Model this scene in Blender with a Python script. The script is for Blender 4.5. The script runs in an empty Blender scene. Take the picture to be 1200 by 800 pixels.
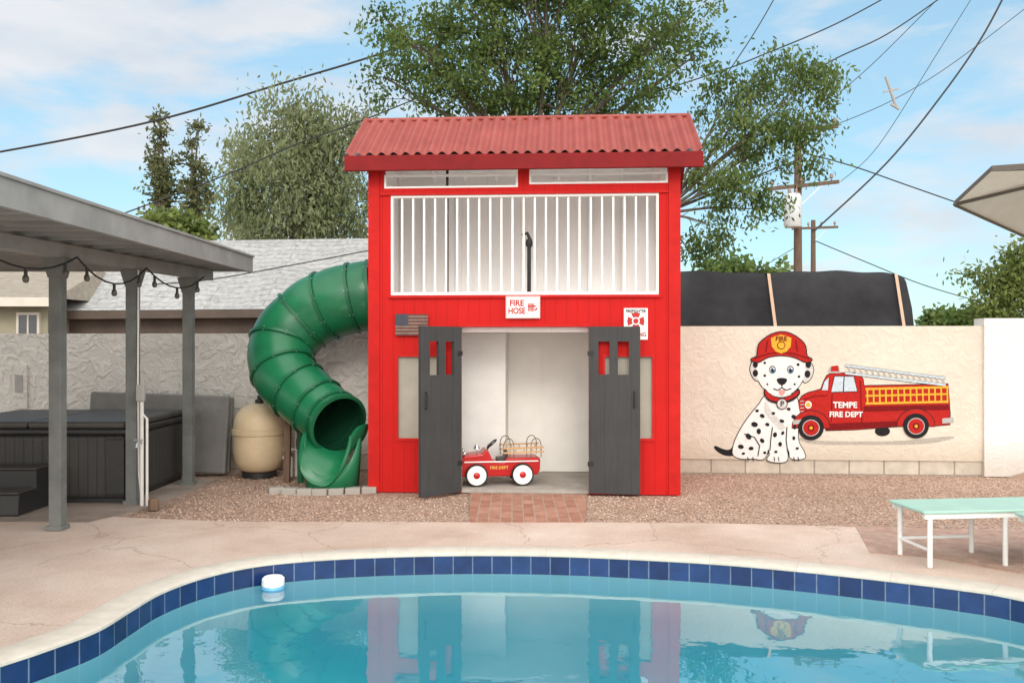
import bpy, bmesh, math, random
import numpy as np
from mathutils import Vector, Matrix
from mathutils.geometry import tessellate_polygon
random.seed(7); rng=np.random.default_rng(7)
S=bpy.context.scene; COL=S.collection
F=1000.; H=1.6; PI=math.pi; R=math.radians
def P(px,py,d): return Vector(((px-600)/F*d, d, H-(py-400)/F*d))
def G(px,py,z=0.0):
    d=F*(H-z)/(py-400); return Vector(((px-600)/F*d,d,z))
# ------------------------------------------------------------------ helpers
ROOT={}
def tag(o,label,cat=None,group=None,kind=None):
    if label: o['label']=label
    if cat: o['category']=cat
    if group: o['group']=group
    if kind: o['kind']=kind
    return o
def thing(name,label,cat,loc=(0,0,0),rz=0.0,group=None):
    o=bpy.data.objects.new(name,None); COL.objects.link(o); o.empty_display_size=.1
    o.location=loc; o.rotation_euler=(0,0,rz)
    ROOT[o.name]=(Matrix.Translation(Vector(loc))@Matrix.Rotation(rz,4,'Z')).inverted()
    return tag(o,label,cat,group)
def catmull(pts,n=8,closed=False):
    pts=[Vector(p) for p in pts]; out=[]; m=len(pts)
    rngi=range(m) if closed else range(m-1)
    for i in rngi:
        if closed: a,b,c,d=pts[(i-1)%m],pts[i],pts[(i+1)%m],pts[(i+2)%m]
        else: a,b,c,d=pts[max(i-1,0)],pts[i],pts[i+1],pts[min(i+2,m-1)]
        for k in range(n):
            t=k/n
            out.append(.5*((2*b)+(c-a)*t+(2*a-5*b+4*c-d)*t*t+(3*b-a-3*c+d)*t**3))
    if not closed: out.append(pts[-1])
    return out
class MB:
    def __init__(s): s.v=[]; s.f=[]; s.m=[]; s.cur=0; s.T=None
    def add(s,vs,fs):
        b=len(s.v)
        for p in vs:
            p=Vector(p); s.v.append(s.T@p if s.T else p)
        for f in fs: s.f.append(tuple(i+b for i in f)); s.m.append(s.cur)
        return s
    def box(s,x0,x1,y0,y1,z0,z1):
        return s.add([(x0,y0,z0),(x1,y0,z0),(x1,y1,z0),(x0,y1,z0),(x0,y0,z1),(x1,y0,z1),(x1,y1,z1),(x0,y1,z1)],
            [(0,3,2,1),(4,5,6,7),(0,1,5,4),(1,2,6,5),(2,3,7,6),(3,0,4,7)])
    def bar(s,a,b,w,h,up=(0,0,1)):
        a=Vector(a); b=Vector(b); d=(b-a).normalized(); u=Vector(up)
        if abs(d.dot(u))>.98: u=Vector((0,1,0))
        r=d.cross(u).normalized(); u=r.cross(d).normalized(); r=r*w/2; u=u*h/2
        vs=[a-r-u,a+r-u,a+r+u,a-r+u,b-r-u,b+r-u,b+r+u,b-r+u]
        return s.add(vs,[(0,1,2,3),(7,6,5,4),(0,4,5,1),(1,5,6,2),(2,6,7,3),(3,7,4,0)])
    def tube(s,pts,r,n=8,cap=True,a0=0.0,a1=2*PI,up=None):
        pts=[Vector(p) for p in pts]; m=len(pts)
        rs=list(r) if hasattr(r,'__len__') else [r]*m
        full=abs((a1-a0)-2*PI)<1e-6
        nn=n if full else n+1
        vs=[];fs=[]; prev=None
        for i,p in enumerate(pts):
            d=(pts[min(i+1,m-1)]-pts[max(i-1,0)]).normalized()
            if up is not None: x=d.cross(Vector(up)).normalized()
            elif prev is None:
                x=d.cross(Vector((0,0,1)) if abs(d.z)<.95 else Vector((1,0,0))).normalized()
            else: x=(prev-d*prev.dot(d)).normalized()
            prev=x; y=x.cross(d).normalized()
            for k in range(nn):
                a=a0+(a1-a0)*k/n; vs.append(p+(x*math.cos(a)+y*math.sin(a))*rs[i])
        for i in range(m-1):
            for k in range(n):
                k2=(k+1)%nn if full else k+1
                fs.append((i*nn+k,i*nn+k2,(i+1)*nn+k2,(i+1)*nn+k))
        if cap and full: fs.append(tuple(range(nn))[::-1]); fs.append(tuple((m-1)*nn+k for k in range(nn)))
        return s.add(vs,fs)
    def lathe(s,prof,n=28,c=(0,0,0),axis='Z'):
        c=Vector(c); vs=[];fs=[]
        for r,h in prof:
            for k in range(n):
                a=2*PI*k/n
                q=(r*math.cos(a),r*math.sin(a),h)
                if axis=='Y': q=(q[0],q[2],q[1])
                if axis=='X': q=(q[2],q[0],q[1])
                vs.append(c+Vector(q))
        for i in range(len(prof)-1):
            for k in range(n): fs.append((i*n+k,i*n+(k+1)%n,(i+1)*n+(k+1)%n,(i+1)*n+k))
        if prof[0][0]>1e-5: fs.append(tuple(range(n))[::-1])
        if prof[-1][0]>1e-5: fs.append(tuple((len(prof)-1)*n+k for k in range(n)))
        return s.add(vs,fs)
    def prism(s,poly,y0,y1):
        n=len(poly)
        vs=[(x,y0,z) for x,z in poly]+[(x,y1,z) for x,z in poly]
        fs=[tuple(range(n)),tuple(range(2*n-1,n-1,-1))]+[(i,i+n,(i+1)%n+n,(i+1)%n) for i in range(n)]
        return s.add(vs,fs)
    def prismz(s,poly,z0,z1):
        n=len(poly)
        vs=[(p[0],p[1],z0) for p in poly]+[(p[0],p[1],z1) for p in poly]
        fs=[tuple(range(n))[::-1],tuple(range(n,2*n))]+[(i,(i+1)%n,(i+1)%n+n,i+n) for i in range(n)]
        return s.add(vs,fs)
    def sheet(s,pts): return s.add(pts,[tuple(range(len(pts)))])
    def holes(s,x0,x1,z0,z1,hs,y0,y1):
        xs=sorted({x0,x1}|{h[0] for h in hs}|{h[1] for h in hs}); zs=sorted({z0,z1}|{h[2] for h in hs}|{h[3] for h in hs})
        xs=[x for x in xs if x0<=x<=x1]; zs=[z for z in zs if z0<=z<=z1]
        nx=len(xs)-1; nz=len(zs)-1
        def sol(i,j):
            if i<0 or j<0 or i>=nx or j>=nz: return False
            cx=(xs[i]+xs[i+1])/2; cz=(zs[j]+zs[j+1])/2
            return not any(h[0]<cx<h[1] and h[2]<cz<h[3] for h in hs)
        for i in range(nx):
            for j in range(nz):
                if not sol(i,j): continue
                a,b,c,d=xs[i],xs[i+1],zs[j],zs[j+1]
                s.add([(a,y0,c),(b,y0,c),(b,y0,d),(a,y0,d)],[(0,1,2,3)])
                s.add([(a,y1,c),(b,y1,c),(b,y1,d),(a,y1,d)],[(3,2,1,0)])
                if not sol(i-1,j): s.add([(a,y0,c),(a,y1,c),(a,y1,d),(a,y0,d)],[(3,2,1,0)])
                if not sol(i+1,j): s.add([(b,y0,c),(b,y1,c),(b,y1,d),(b,y0,d)],[(0,1,2,3)])
                if not sol(i,j-1): s.add([(a,y0,c),(b,y0,c),(b,y1,c),(a,y1,c)],[(3,2,1,0)])
                if not sol(i,j+1): s.add([(a,y0,d),(b,y0,d),(b,y1,d),(a,y1,d)],[(0,1,2,3)])
        return s
    def build(s,name,mat,parent=None,loc=None,rot=None,smooth=False,bevel=0,world=False,merge=False,label=None,recalc=True,seg=2,sharp=40):
        vs=s.v
        if parent is not None and world: 
            inv=ROOT[parent.name]; vs=[inv@p for p in vs]
        if parent is None and loc is not None and world:
            l=Vector(loc); vs=[p-l for p in vs]
        me=bpy.data.meshes.new(name); me.from_pydata([tuple(p) for p in vs],[],s.f)
        mats=mat if isinstance(mat,(list,tuple)) else [mat]
        for m in mats: me.materials.append(m)
        if len(mats)>1: me.polygons.foreach_set('material_index',s.m)
        if recalc or merge:
            bm=bmesh.new(); bm.from_mesh(me)
            if merge: bmesh.ops.remove_doubles(bm,verts=bm.verts,dist=1e-5)
            if recalc: bmesh.ops.recalc_face_normals(bm,faces=bm.faces)
            bm.to_mesh(me); bm.free()
        if smooth:
            me.polygons.foreach_set('use_smooth',[True]*len(me.polygons))
            me.set_sharp_from_angle(angle=R(sharp))
        o=bpy.data.objects.new(name,me); COL.objects.link(o)
        if parent is not None:
            o.parent=parent
            if not(loc or rot): ROOT[o.name]=ROOT.get(parent.name,Matrix())
        if loc is not None: o.location=loc
        if rot is not None: o.rotation_euler=rot
        if bevel:
            b=o.modifiers.new('bevel','BEVEL'); b.width=bevel; b.segments=seg; b.limit_method='ANGLE'; b.angle_limit=R(35)
        if label: o['label']=label
        return o
def pmap(o,yaw):
    ox,oy=o[0],o[1]; c,s_=math.cos(yaw),math.sin(yaw)
    def f(px,py,v=0.0):
        dx=(px-600)/F; dy=1.0
        t=(v+(-s_*ox+c*oy))/(-s_*dx+c*dy)
        return (c*(t*dx-ox)+s_*(t*dy-oy), H-(py-400)/F*t)
    return f
def text(txt,size,mat,name,parent,x,z,y,bold=0.0,sx=1.0,tilt=0.0):
    cu=bpy.data.curves.new('tmp','FONT'); cu.body=txt; cu.size=size; cu.align_x='CENTER'; cu.align_y='CENTER'; cu.offset=bold
    cu.resolution_u=3; cu.space_line=.85
    o=bpy.data.objects.new('tmp',cu); COL.objects.link(o)
    dg=bpy.context.evaluated_depsgraph_get(); dg.update()
    me=bpy.data.meshes.new_from_object(o.evaluated_get(dg)); bpy.data.objects.remove(o)
    me.transform(Matrix.Translation((x,y,z))@Matrix.Rotation(PI/2,4,'X')@Matrix.Rotation(tilt,4,'Z')@Matrix.Diagonal((sx,1,1,1)))
    me.materials.clear(); me.materials.append(mat)
    t=bpy.data.objects.new(name,me); COL.objects.link(t); t.parent=parent; me.name=name
    return t
# ------------------------------------------------------------------ materials
def base(name):
    m=bpy.data.materials.new(name); m.use_nodes=True
    nt=m.node_tree; return m,nt.nodes,nt.links,nt.nodes['Principled BSDF']
def ramp(N,stops):
    r=N.new('ShaderNodeValToRGB'); e=r.color_ramp.elements
    e[0].position=stops[0][0]; e[0].color=(*stops[0][1],1); e[1].position=stops[-1][0]; e[1].color=(*stops[-1][1],1)
    for p,c in stops[1:-1]:
        q=e.new(p); q.color=(*c,1)
    return r
def nz(N,L,vec,scale,detail=5,rough=.55):
    n=N.new('ShaderNodeTexNoise'); n.inputs['Scale'].default_value=scale; n.inputs['Detail'].default_value=detail; n.inputs['Roughness'].default_value=rough
    L.new(vec,n.inputs['Vector']); return n
def mth(N,L,op,a,b=None,c=None):
    n=N.new('ShaderNodeMath'); n.operation=op
    for i,x in enumerate((a,b,c)):
        if x is None: continue
        if isinstance(x,(int,float)): n.inputs[i].default_value=x
        else: L.new(x,n.inputs[i])
    return n.outputs[0]
def mixc(N,L,fac,a,b,mode='MIX'):
    n=N.new('ShaderNodeMix'); n.data_type='RGBA'; n.blend_type=mode
    for s_,x in ((n.inputs[0],fac),(n.inputs[6],a),(n.inputs[7],b)):
        if isinstance(x,(int,float)): s_.default_value=x
        elif isinstance(x,tuple): s_.default_value=(*x,1)
        else: L.new(x,s_)
    return n.outputs[2]
def bumpn(N,L,h,strength,dist,bsdf,prev=None):
    b=N.new('ShaderNodeBump'); b.inputs['Strength'].default_value=strength; b.inputs['Distance'].default_value=dist
    L.new(h,b.inputs['Height'])
    if prev is not None: L.new(prev,b.inputs['Normal'])
    if bsdf is not None: L.new(b.outputs[0],bsdf.inputs['Normal'])
    return b.outputs[0]
def M(name,c,rough=.6,var=.12,vs=5.,bump=0.,bs=60.,metal=0.,c2=None,bd=.01,stretch=None,grime=0.,spec=.5):
    m,N,L,b=base(name)
    tc=N.new('ShaderNodeTexCoord'); vec=tc.outputs['Object']
    if stretch:
        mp=N.new('ShaderNodeMapping'); mp.inputs['Scale'].default_value=stretch; L.new(vec,mp.inputs[0]); vec=mp.outputs[0]
    n=nz(N,L,vec,vs,6,.6)
    lo=tuple(x*(1-var) for x in c); hi=tuple(min(1,x*(1+var)) for x in (c2 or c))
    r=ramp(N,[(.3,lo),(.7,hi)]); L.new(n.outputs[0],r.inputs[0]); col=r.outputs[0]
    if grime:
        n3=nz(N,L,tc.outputs['Object'],2.3,8,.7); rr=ramp(N,[(.45,(1,1,1)),(.75,(1-grime,1-grime,1-grime))]); L.new(n3.outputs[0],rr.inputs[0])
        col=mixc(N,L,1.0,col,rr.outputs[0],'MULTIPLY')
    L.new(col,b.inputs['Base Color'])
    b.inputs['Roughness'].default_value=rough; b.inputs['Metallic'].default_value=metal; b.inputs['Specular IOR Level'].default_value=spec
    if bump:
        n2=nz(N,L,vec,bs,4); bumpn(N,L,n2.outputs[0],bump,bd,b)
    return m
def siding(name,c,pitch=.1,rough=.55,dark=.45,var=.08,gw=.07,bump=.5,spec=.3):
    m,N,L,b=base(name); tc=N.new('ShaderNodeTexCoord'); sp=N.new('ShaderNodeSeparateXYZ'); L.new(tc.outputs['Object'],sp.inputs[0])
    x=mth(N,L,'ADD',sp.outputs[0],sp.outputs[1])
    fr=mth(N,L,'FRACT',mth(N,L,'DIVIDE',x,pitch)); g=mth(N,L,'LESS_THAN',fr,gw)
    mp=N.new('ShaderNodeMapping'); mp.inputs['Scale'].default_value=(30,30,1.5); L.new(tc.outputs['Object'],mp.inputs[0])
    n=nz(N,L,mp.outputs[0],1.5,6,.65); n2=nz(N,L,tc.outputs['Object'],2.2,6,.6)
    nn=mth(N,L,'ADD',mth(N,L,'MULTIPLY',n.outputs[0],.5),mth(N,L,'MULTIPLY',n2.outputs[0],.5))
    r=ramp(N,[(.32,tuple(v*(1-var*1.6) for v in c)),(.68,tuple(min(1,v*(1+var)) for v in c))]); L.new(nn,r.inputs[0])
    col=mixc(N,L,g,r.outputs[0],tuple(v*dark for v in c)); L.new(col,b.inputs['Base Color'])
    b.inputs['Roughness'].default_value=rough; b.inputs['Specular IOR Level'].default_value=spec
    h=mth(N,L,'SUBTRACT',mth(N,L,'MULTIPLY',n.outputs[0],.25),g); bumpn(N,L,h,bump,.006,b)
    return m
def stucco(name,c,grime=.12,bump=.45):
    m,N,L,b=base(name); tc=N.new('ShaderNodeTexCoord'); v=tc.outputs['Object']
    a=nz(N,L,v,7,3,.6); a.inputs['Distortion'].default_value=1.2
    d=nz(N,L,v,38,4,.6); e=nz(N,L,v,.9,6,.6)
    r1=ramp(N,[(.42,(0,0,0)),(.6,(1,1,1))]); L.new(a.outputs[0],r1.inputs[0])
    h=mth(N,L,'ADD',r1.outputs[0],mth(N,L,'MULTIPLY',d.outputs[0],.35))
    r=ramp(N,[(.3,tuple(x*(1-grime*1.5) for x in c)),(.6,c)]); L.new(e.outputs[0],r.inputs[0])
    f=mth(N,L,'MULTIPLY',mth(N,L,'SUBTRACT',1.0,r1.outputs[0]),.06)
    col=mixc(N,L,f,r.outputs[0],(.25,.2,.15),'MIX')
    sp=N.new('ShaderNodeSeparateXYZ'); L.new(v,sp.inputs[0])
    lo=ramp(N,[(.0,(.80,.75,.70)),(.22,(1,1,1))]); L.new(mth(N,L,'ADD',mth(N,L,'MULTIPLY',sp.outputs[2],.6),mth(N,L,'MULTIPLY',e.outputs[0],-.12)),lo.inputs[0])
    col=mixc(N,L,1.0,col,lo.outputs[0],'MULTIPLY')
    L.new(col,b.inputs['Base Color']); b.inputs['Roughness'].default_value=.9; b.inputs['Specular IOR Level'].default_value=.2
    bumpn(N,L,h,bump,.014,b); return m
def bricks(name,c1,c2,mort,w,hh,ms=.02,offset=.5,bump=.5,uv=False,rot=0,rough=.8,scale=1,bd=.006,axes=None,noisy=.35):
    m,N,L,b=base(name); tc=N.new('ShaderNodeTexCoord'); v=tc.outputs['UV' if uv else 'Object']
    if axes=='XZ':
        sp=N.new('ShaderNodeSeparateXYZ'); L.new(v,sp.inputs[0]); cb=N.new('ShaderNodeCombineXYZ'); L.new(sp.outputs[0],cb.inputs[0]); L.new(sp.outputs[2],cb.inputs[1]); v=cb.outputs[0]
    mp=N.new('ShaderNodeMapping'); mp.inputs['Rotation'].default_value=(0,0,rot); L.new(v,mp.inputs[0])
    t=N.new('ShaderNodeTexBrick'); L.new(mp.outputs[0],t.inputs['Vector']); t.offset=offset
    t.inputs['Color1'].default_value=(*c1,1); t.inputs['Color2'].default_value=(*c2,1); t.inputs['Mortar'].default_value=(*mort,1)
    t.inputs['Scale'].default_value=scale; t.inputs['Brick Width'].default_value=w; t.inputs['Row Height'].default_value=hh; t.inputs['Mortar Size'].default_value=ms
    t.inputs['Bias'].default_value=0
    n=nz(N,L,tc.outputs['Object'],9,6,.65); rr=ramp(N,[(.3,(1-noisy,)*3),(.7,(1,1,1))]); L.new(n.outputs[0],rr.inputs[0])
    L.new(mixc(N,L,1.0,t.outputs['Color'],rr.outputs[0],'MULTIPLY'),b.inputs['Base Color'])
    b.inputs['Roughness'].default_value=rough
    if rough>.5: b.inputs['Specular IOR Level'].default_value=.25
    inv=mth(N,L,'SUBTRACT',1.0,t.outputs['Fac']); bumpn(N,L,mth(N,L,'ADD',inv,mth(N,L,'MULTIPLY',n.outputs[0],.3)),bump,bd,b); return m
def leafm(name,dark,mid,light,trans=.4,sc=1.3):
    m=bpy.data.materials.new(name); m.use_nodes=True; N=m.node_tree.nodes; L=m.node_tree.links; N.clear()
    o=N.new('ShaderNodeOutputMaterial'); tc=N.new('ShaderNodeTexCoord')
    a=nz(N,L,tc.outputs['Object'],sc,3); c=nz(N,L,tc.outputs['Object'],14,2)
    f=mth(N,L,'ADD',mth(N,L,'MULTIPLY',a.outputs[0],.6),mth(N,L,'MULTIPLY',c.outputs[0],.4))
    r=ramp(N,[(.36,dark),(.5,mid),(.64,light)]); L.new(f,r.inputs[0])
    d=N.new('ShaderNodeBsdfDiffuse'); t=N.new('ShaderNodeBsdfTranslucent'); L.new(r.outputs[0],d.inputs[0]); L.new(r.outputs[0],t.inputs[0])
    x=N.new('ShaderNodeMixShader'); x.inputs[0].default_value=trans; L.new(d.outputs[0],x.inputs[1]); L.new(t.outputs[0],x.inputs[2]); L.new(x.outputs[0],o.inputs[0]); return m

m_red=siding('red_siding',(.53,.0135,.012),.115,.7,.68,.08,.045,.3,.15)
m_redtrim=M('red_trim',(.50,.013,.011),.65,.12,6,.15,50,spec=.18)
m_redfas=M('dark_red_fascia',(.20,.008,.009),.6,.15,6,.15,50,spec=.2)
m_char=siding('charcoal_planks',(.055,.055,.056),.14,.65,.65,.16,.025,.22,.25)
m_white=M('white_paint',(.88,.87,.84),.55,.05,4,.08,40)
m_inner=siding('white_boards',(.95,.94,.92),.4,.6,.85,.03,.015,.3)
m_innerlow=M('cream_board',(.93,.91,.86),.6,.05,3,.1,30)
m_bluewhite=M('white_metal',(.80,.80,.78),.4,.05,8)
m_panel=M('beige_sheet',(.38,.35,.29),.5,.12,3,spec=.3)
m_roof=M('red_corrugated_sheet',(.31,.070,.056),.5,.08,3,.05,20,c2=(.34,.082,.066),grime=.10,spec=.3)
m_conc=M('grey_concrete',(.40,.37,.33),.9,.2,4,.4,60,grime=.3)
m_green=M('green_plastic',(.010,.155,.064),.32,.2,2.2,.04,30,grime=.2,spec=.45)
m_greenshade=M('green_plastic_shaded',(.004,.040,.018),.5,.2,2.2,spec=.3)  # darker copy of the green, paints the shade inside the tube
m_greendk=M('green_plastic_flange',(.008,.110,.046),.36,.16,2.5,spec=.4)
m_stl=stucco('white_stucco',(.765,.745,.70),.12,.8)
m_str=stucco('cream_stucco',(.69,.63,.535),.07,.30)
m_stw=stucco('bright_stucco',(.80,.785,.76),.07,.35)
m_block=bricks('concrete_block',(.62,.55,.46),(.54,.475,.395),(.34,.29,.24),.41,.2,.010,.5,.6,axes='XZ',bd=.01,noisy=.25)
m_patiogrey=M('grey_painted_metal',(.34,.34,.325),.6,.10,3,.1,30,grime=.25,spec=.25)
m_patiodark=M('dark_grey_panel',(.36,.36,.345),.6,.12,3,spec=.25)
m_post=M('grey_painted_post',(.175,.185,.175),.6,.18,5,.1,30,grime=.25,spec=.25)
m_tub=siding('dark_tub_panel',(.050,.048,.047),.09,.5,.5,.15,.1)
m_tubcov=M('charcoal_vinyl',(.06,.055,.05),.5,.15,5,.2,30)
m_greycov=M('grey_vinyl',(.36,.35,.33),.5,.1,4,.2,20)
m_dgreycov=M('dark_grey_vinyl',(.20,.195,.185),.55,.14,4,.25,16)
m_blackpl=M('black_plastic',(.022,.022,.022),.45,.2,8)
m_rubber=M('rubber',(.016,.016,.016),.7,.2,20)
m_pvc=M('white_pvc',(.72,.70,.66),.4,.06,8)
m_tank=M('beige_tank',(.68,.53,.34),.45,.1,5,.03,20,grime=.12)
m_brownwood=M('weathered_brown_wood',(.16,.10,.065),.8,.3,6,.4,30,stretch=(6,6,.6))
m_bark=M('bark',(.13,.105,.08),.9,.3,5,.6,20,stretch=(3,3,.7))
m_pole=M('pole_wood',(.13,.085,.06),.85,.25,6,.3,20,stretch=(4,4,.4))
m_wire=M('cable_black',(.022,.022,.025),.6,.1,3)
m_steel=M('galvanised_steel',(.5,.52,.53),.4,.12,4,metal=.6)
m_trans=M('transformer_grey',(.58,.60,.61),.45,.08,4)
m_porc=M('porcelain',(.25,.16,.12),.3,.1,8)
m_glass=M('bulb_glass',(.10,.09,.07),.08,.1,4)
m_mint=M('mint_vinyl',(.37,.57,.49),.6,.07,5,.15,90,spec=.25)
m_tarp=M('black_tarp',(.030,.030,.033),.8,.35,1.8,.5,2.2,bd=.06,spec=.25)
m_strap=M('tan_strap',(.60,.41,.29),.7,.1,10)
m_canin=leafm('beige_canvas',(.60,.51,.40),(.64,.55,.44),(.68,.59,.48),.4)
m_canout=M('dark_canvas',(.13,.11,.09),.8,.12,4,.3,120)
m_nroof=bricks('pale_roof_coating',(.50,.50,.49),(.44,.44,.435),(.33,.33,.325),2.3,.21,.012,.5,.6,rough=.85,noisy=.45,bd=.03)
m_brown=M('brown_board',(.09,.065,.05),.7,.3,1.2,.5,3,bd=.05)
m_olive=M('olive_render',(.32,.30,.22),.85,.12,3,.2,40)
m_shing=M('brown_shingle',(.30,.26,.21),.85,.2,8,.4,30)
m_trimw=M('cream_trim',(.62,.58,.50),.6,.08,4)
m_window=M('window_dark',(.05,.06,.065),.1,.2,2)
m_black=M('matt_black',(.012,.012,.013),.5,.1,5)
m_chrome=M('chrome',(.7,.7,.72),.15,.05,5,metal=.9)
m_pcred=M('red_enamel',(.46,.010,.010),.25,.06,5)
m_pine=M('tan_varnished_wood',(.56,.33,.15),.4,.15,8)
m_gold=M('gold_paint',(.75,.48,.10),.5,.1,10)
m_lblue=M('floater_blue',(.13,.40,.62),.4,.08,6)
def paint(name,c,var=.1):
    m,N,L,b=base(name); tc=N.new('ShaderNodeTexCoord'); v=tc.outputs['Object']
    a=nz(N,L,v,7,3,.6); a.inputs['Distortion'].default_value=1.2; d=nz(N,L,v,38,4,.6)
    r1=ramp(N,[(.42,(0,0,0)),(.6,(1,1,1))]); L.new(a.outputs[0],r1.inputs[0])
    h=mth(N,L,'ADD',r1.outputs[0],mth(N,L,'MULTIPLY',d.outputs[0],.35))
    r=ramp(N,[(.3,tuple(x*(1-var*1.5) for x in c)),(.7,tuple(min(1,x*(1+var)) for x in c))]); L.new(d.outputs[0],r.inputs[0])
    L.new(r.outputs[0],b.inputs['Base Color']); b.inputs['Roughness'].default_value=.85; b.inputs['Specular IOR Level'].default_value=.15; bumpn(N,L,h,.30,.014,b); return m
p_white=paint('paint_white',(.76,.75,.73),.05); p_black=paint('paint_black',(.018,.018,.02)); p_red=paint('paint_red',(.43,.020,.016)); p_dred=paint('paint_dark_red',(.18,.008,.01))
p_yel=paint('paint_yellow',(.70,.39,.04)); p_blue=paint('paint_pale_blue',(.52,.61,.67)); p_grey=paint('paint_grey',(.42,.42,.41)); p_eye=paint('paint_eye_blue',(.10,.22,.38)); p_shade=paint('paint_ground_grey',(.42,.38,.33)); p_lgrey=paint('paint_light_grey',(.58,.57,.55)); p_pink=paint('paint_pink',(.62,.30,.27))
def gravel_mat(name,sc):
    m,N,L,b=base(name); tc=N.new('ShaderNodeTexCoord'); v=tc.outputs['Object']
    vo=N.new('ShaderNodeTexVoronoi'); vo.inputs['Scale'].default_value=sc; L.new(v,vo.inputs['Vector'])
    sp=N.new('ShaderNodeSeparateColor'); L.new(vo.outputs['Color'],sp.inputs[0])
    r=ramp(N,[(0,(.27,.175,.13)),(.3,(.45,.30,.225)),(.6,(.56,.395,.305)),(.85,(.67,.51,.42)),(1,(.42,.365,.33))]); L.new(sp.outputs[0],r.inputs[0])
    n=nz(N,L,v,1.3,5); rr=ramp(N,[(.3,(.80,.77,.75)),(.65,(1,1,1))]); L.new(n.outputs[0],rr.inputs[0])
    dk=ramp(N,[(.40,(1,1,1)),(.8,(.5,.48,.46))]); L.new(vo.outputs['Distance'],dk.inputs[0])
    c=mixc(N,L,1.0,r.outputs[0],rr.outputs[0],'MULTIPLY'); c=mixc(N,L,1.0,c,dk.outputs[0],'MULTIPLY')
    L.new(c,b.inputs['Base Color']); b.inputs['Roughness'].default_value=.9; b.inputs['Specular IOR Level'].default_value=.2
    bumpn(N,L,mth(N,L,'SUBTRACT',1.0,vo.outputs['Distance']),.7,.012,b); return m
m_gravel=gravel_mat('pea_gravel',52)
def stone_mat():
    m,N,L,b=base('gravel_stone'); tc=N.new('ShaderNodeTexCoord'); n=nz(N,L,tc.outputs['Object'],31,1)
    r=ramp(N,[(.25,(.27,.175,.13)),(.42,(.45,.30,.225)),(.55,(.56,.40,.31)),(.68,(.68,.54,.45)),(.8,(.43,.38,.345))]); L.new(n.outputs[0],r.inputs[0])
    L.new(r.outputs[0],b.inputs['Base Color']); b.inputs['Roughness'].default_value=.85; b.inputs['Specular IOR Level'].default_value=.2; return m
m_stone=stone_mat()
def deck_mat():
    m,N,L,b=base('pink_tan_deck'); tc=N.new('ShaderNodeTexCoord'); v=tc.outputs['Object']
    n=nz(N,L,v,1.1,8,.65); f=nz(N,L,v,60,4,.6); w=nz(N,L,v,1.6,6,.6)
    r=ramp(N,[(.28,(.56,.415,.34)),(.48,(.65,.51,.43)),(.7,(.71,.595,.515))]); L.new(n.outputs[0],r.inputs[0])
    ad=N.new('ShaderNodeVectorMath'); ad.operation='ADD'; sc=N.new('ShaderNodeVectorMath'); sc.operation='SCALE'; sc.inputs['Scale'].default_value=.6
    L.new(w.outputs['Color'],sc.inputs[0]); L.new(v,ad.inputs[0]); L.new(sc.outputs[0],ad.inputs[1])
    vo=N.new('ShaderNodeTexVoronoi'); vo.feature='DISTANCE_TO_EDGE'; vo.inputs['Scale'].default_value=.75; L.new(ad.outputs[0],vo.inputs['Vector'])
    k=ramp(N,[(.002,(.74,.70,.67)),(.007,(1,1,1))]); L.new(vo.outputs['Distance'],k.inputs[0])
    sp=ramp(N,[(.3,(.80,.79,.78)),(.6,(1,1,1))]); L.new(f.outputs[0],sp.inputs[0])
    st=nz(N,L,v,.45,7,.7); sr=ramp(N,[(.38,(.82,.79,.77)),(.58,(1,1,1))]); L.new(st.outputs[0],sr.inputs[0])
    c=mixc(N,L,1.0,r.outputs[0],k.outputs[0],'MULTIPLY'); c=mixc(N,L,1.0,c,sp.outputs[0],'MULTIPLY'); c=mixc(N,L,1.0,c,sr.outputs[0],'MULTIPLY'); L.new(c,b.inputs['Base Color']); b.inputs['Roughness'].default_value=.85; b.inputs['Specular IOR Level'].default_value=.2
    bumpn(N,L,mth(N,L,'ADD',k.outputs[0],mth(N,L,'MULTIPLY',f.outputs[0],.4)),.4,.004,b); return m
m_deck=deck_mat()
m_slab=M('patio_slab',(.32,.26,.22),.8,.2,2,.2,60,grime=.35)
m_brickpath=bricks('red_brick_paving',(.42,.19,.13),(.53,.28,.20),(.46,.34,.27),.21,.105,.006,.5,.5,rot=R(90))
m_brickpatio=bricks('faded_brick_paving',(.50,.31,.24),(.57,.385,.31),(.50,.39,.325),.21,.105,.007,.5,.5,rot=R(45))
m_tile=bricks('blue_pool_tile',(.007,.026,.115),(.016,.055,.19),(.18,.24,.32),1,1,.028,0,.25,uv=True,rough=.16,bd=.003,noisy=.4)
m_cop=bricks('cream_coping',(.70,.645,.56),(.66,.60,.515),(.58,.52,.44),.6,2,.003,0,.2,uv=True,rough=.75,noisy=.18)
def plaster():
    m,N,L,b=base('pool_plaster'); tc=N.new('ShaderNodeTexCoord'); n=nz(N,L,tc.outputs['Object'],1.5,4)
    r=ramp(N,[(.3,(.06,.50,.62)),(.7,(.10,.57,.69))]); L.new(n.outputs[0],r.inputs[0])
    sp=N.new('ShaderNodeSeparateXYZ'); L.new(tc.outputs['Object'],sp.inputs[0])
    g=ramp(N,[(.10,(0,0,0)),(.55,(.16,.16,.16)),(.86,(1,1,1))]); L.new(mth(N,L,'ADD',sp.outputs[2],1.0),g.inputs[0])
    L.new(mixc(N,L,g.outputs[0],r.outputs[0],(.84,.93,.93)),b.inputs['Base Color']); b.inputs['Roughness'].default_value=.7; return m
m_plaster=plaster()
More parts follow.
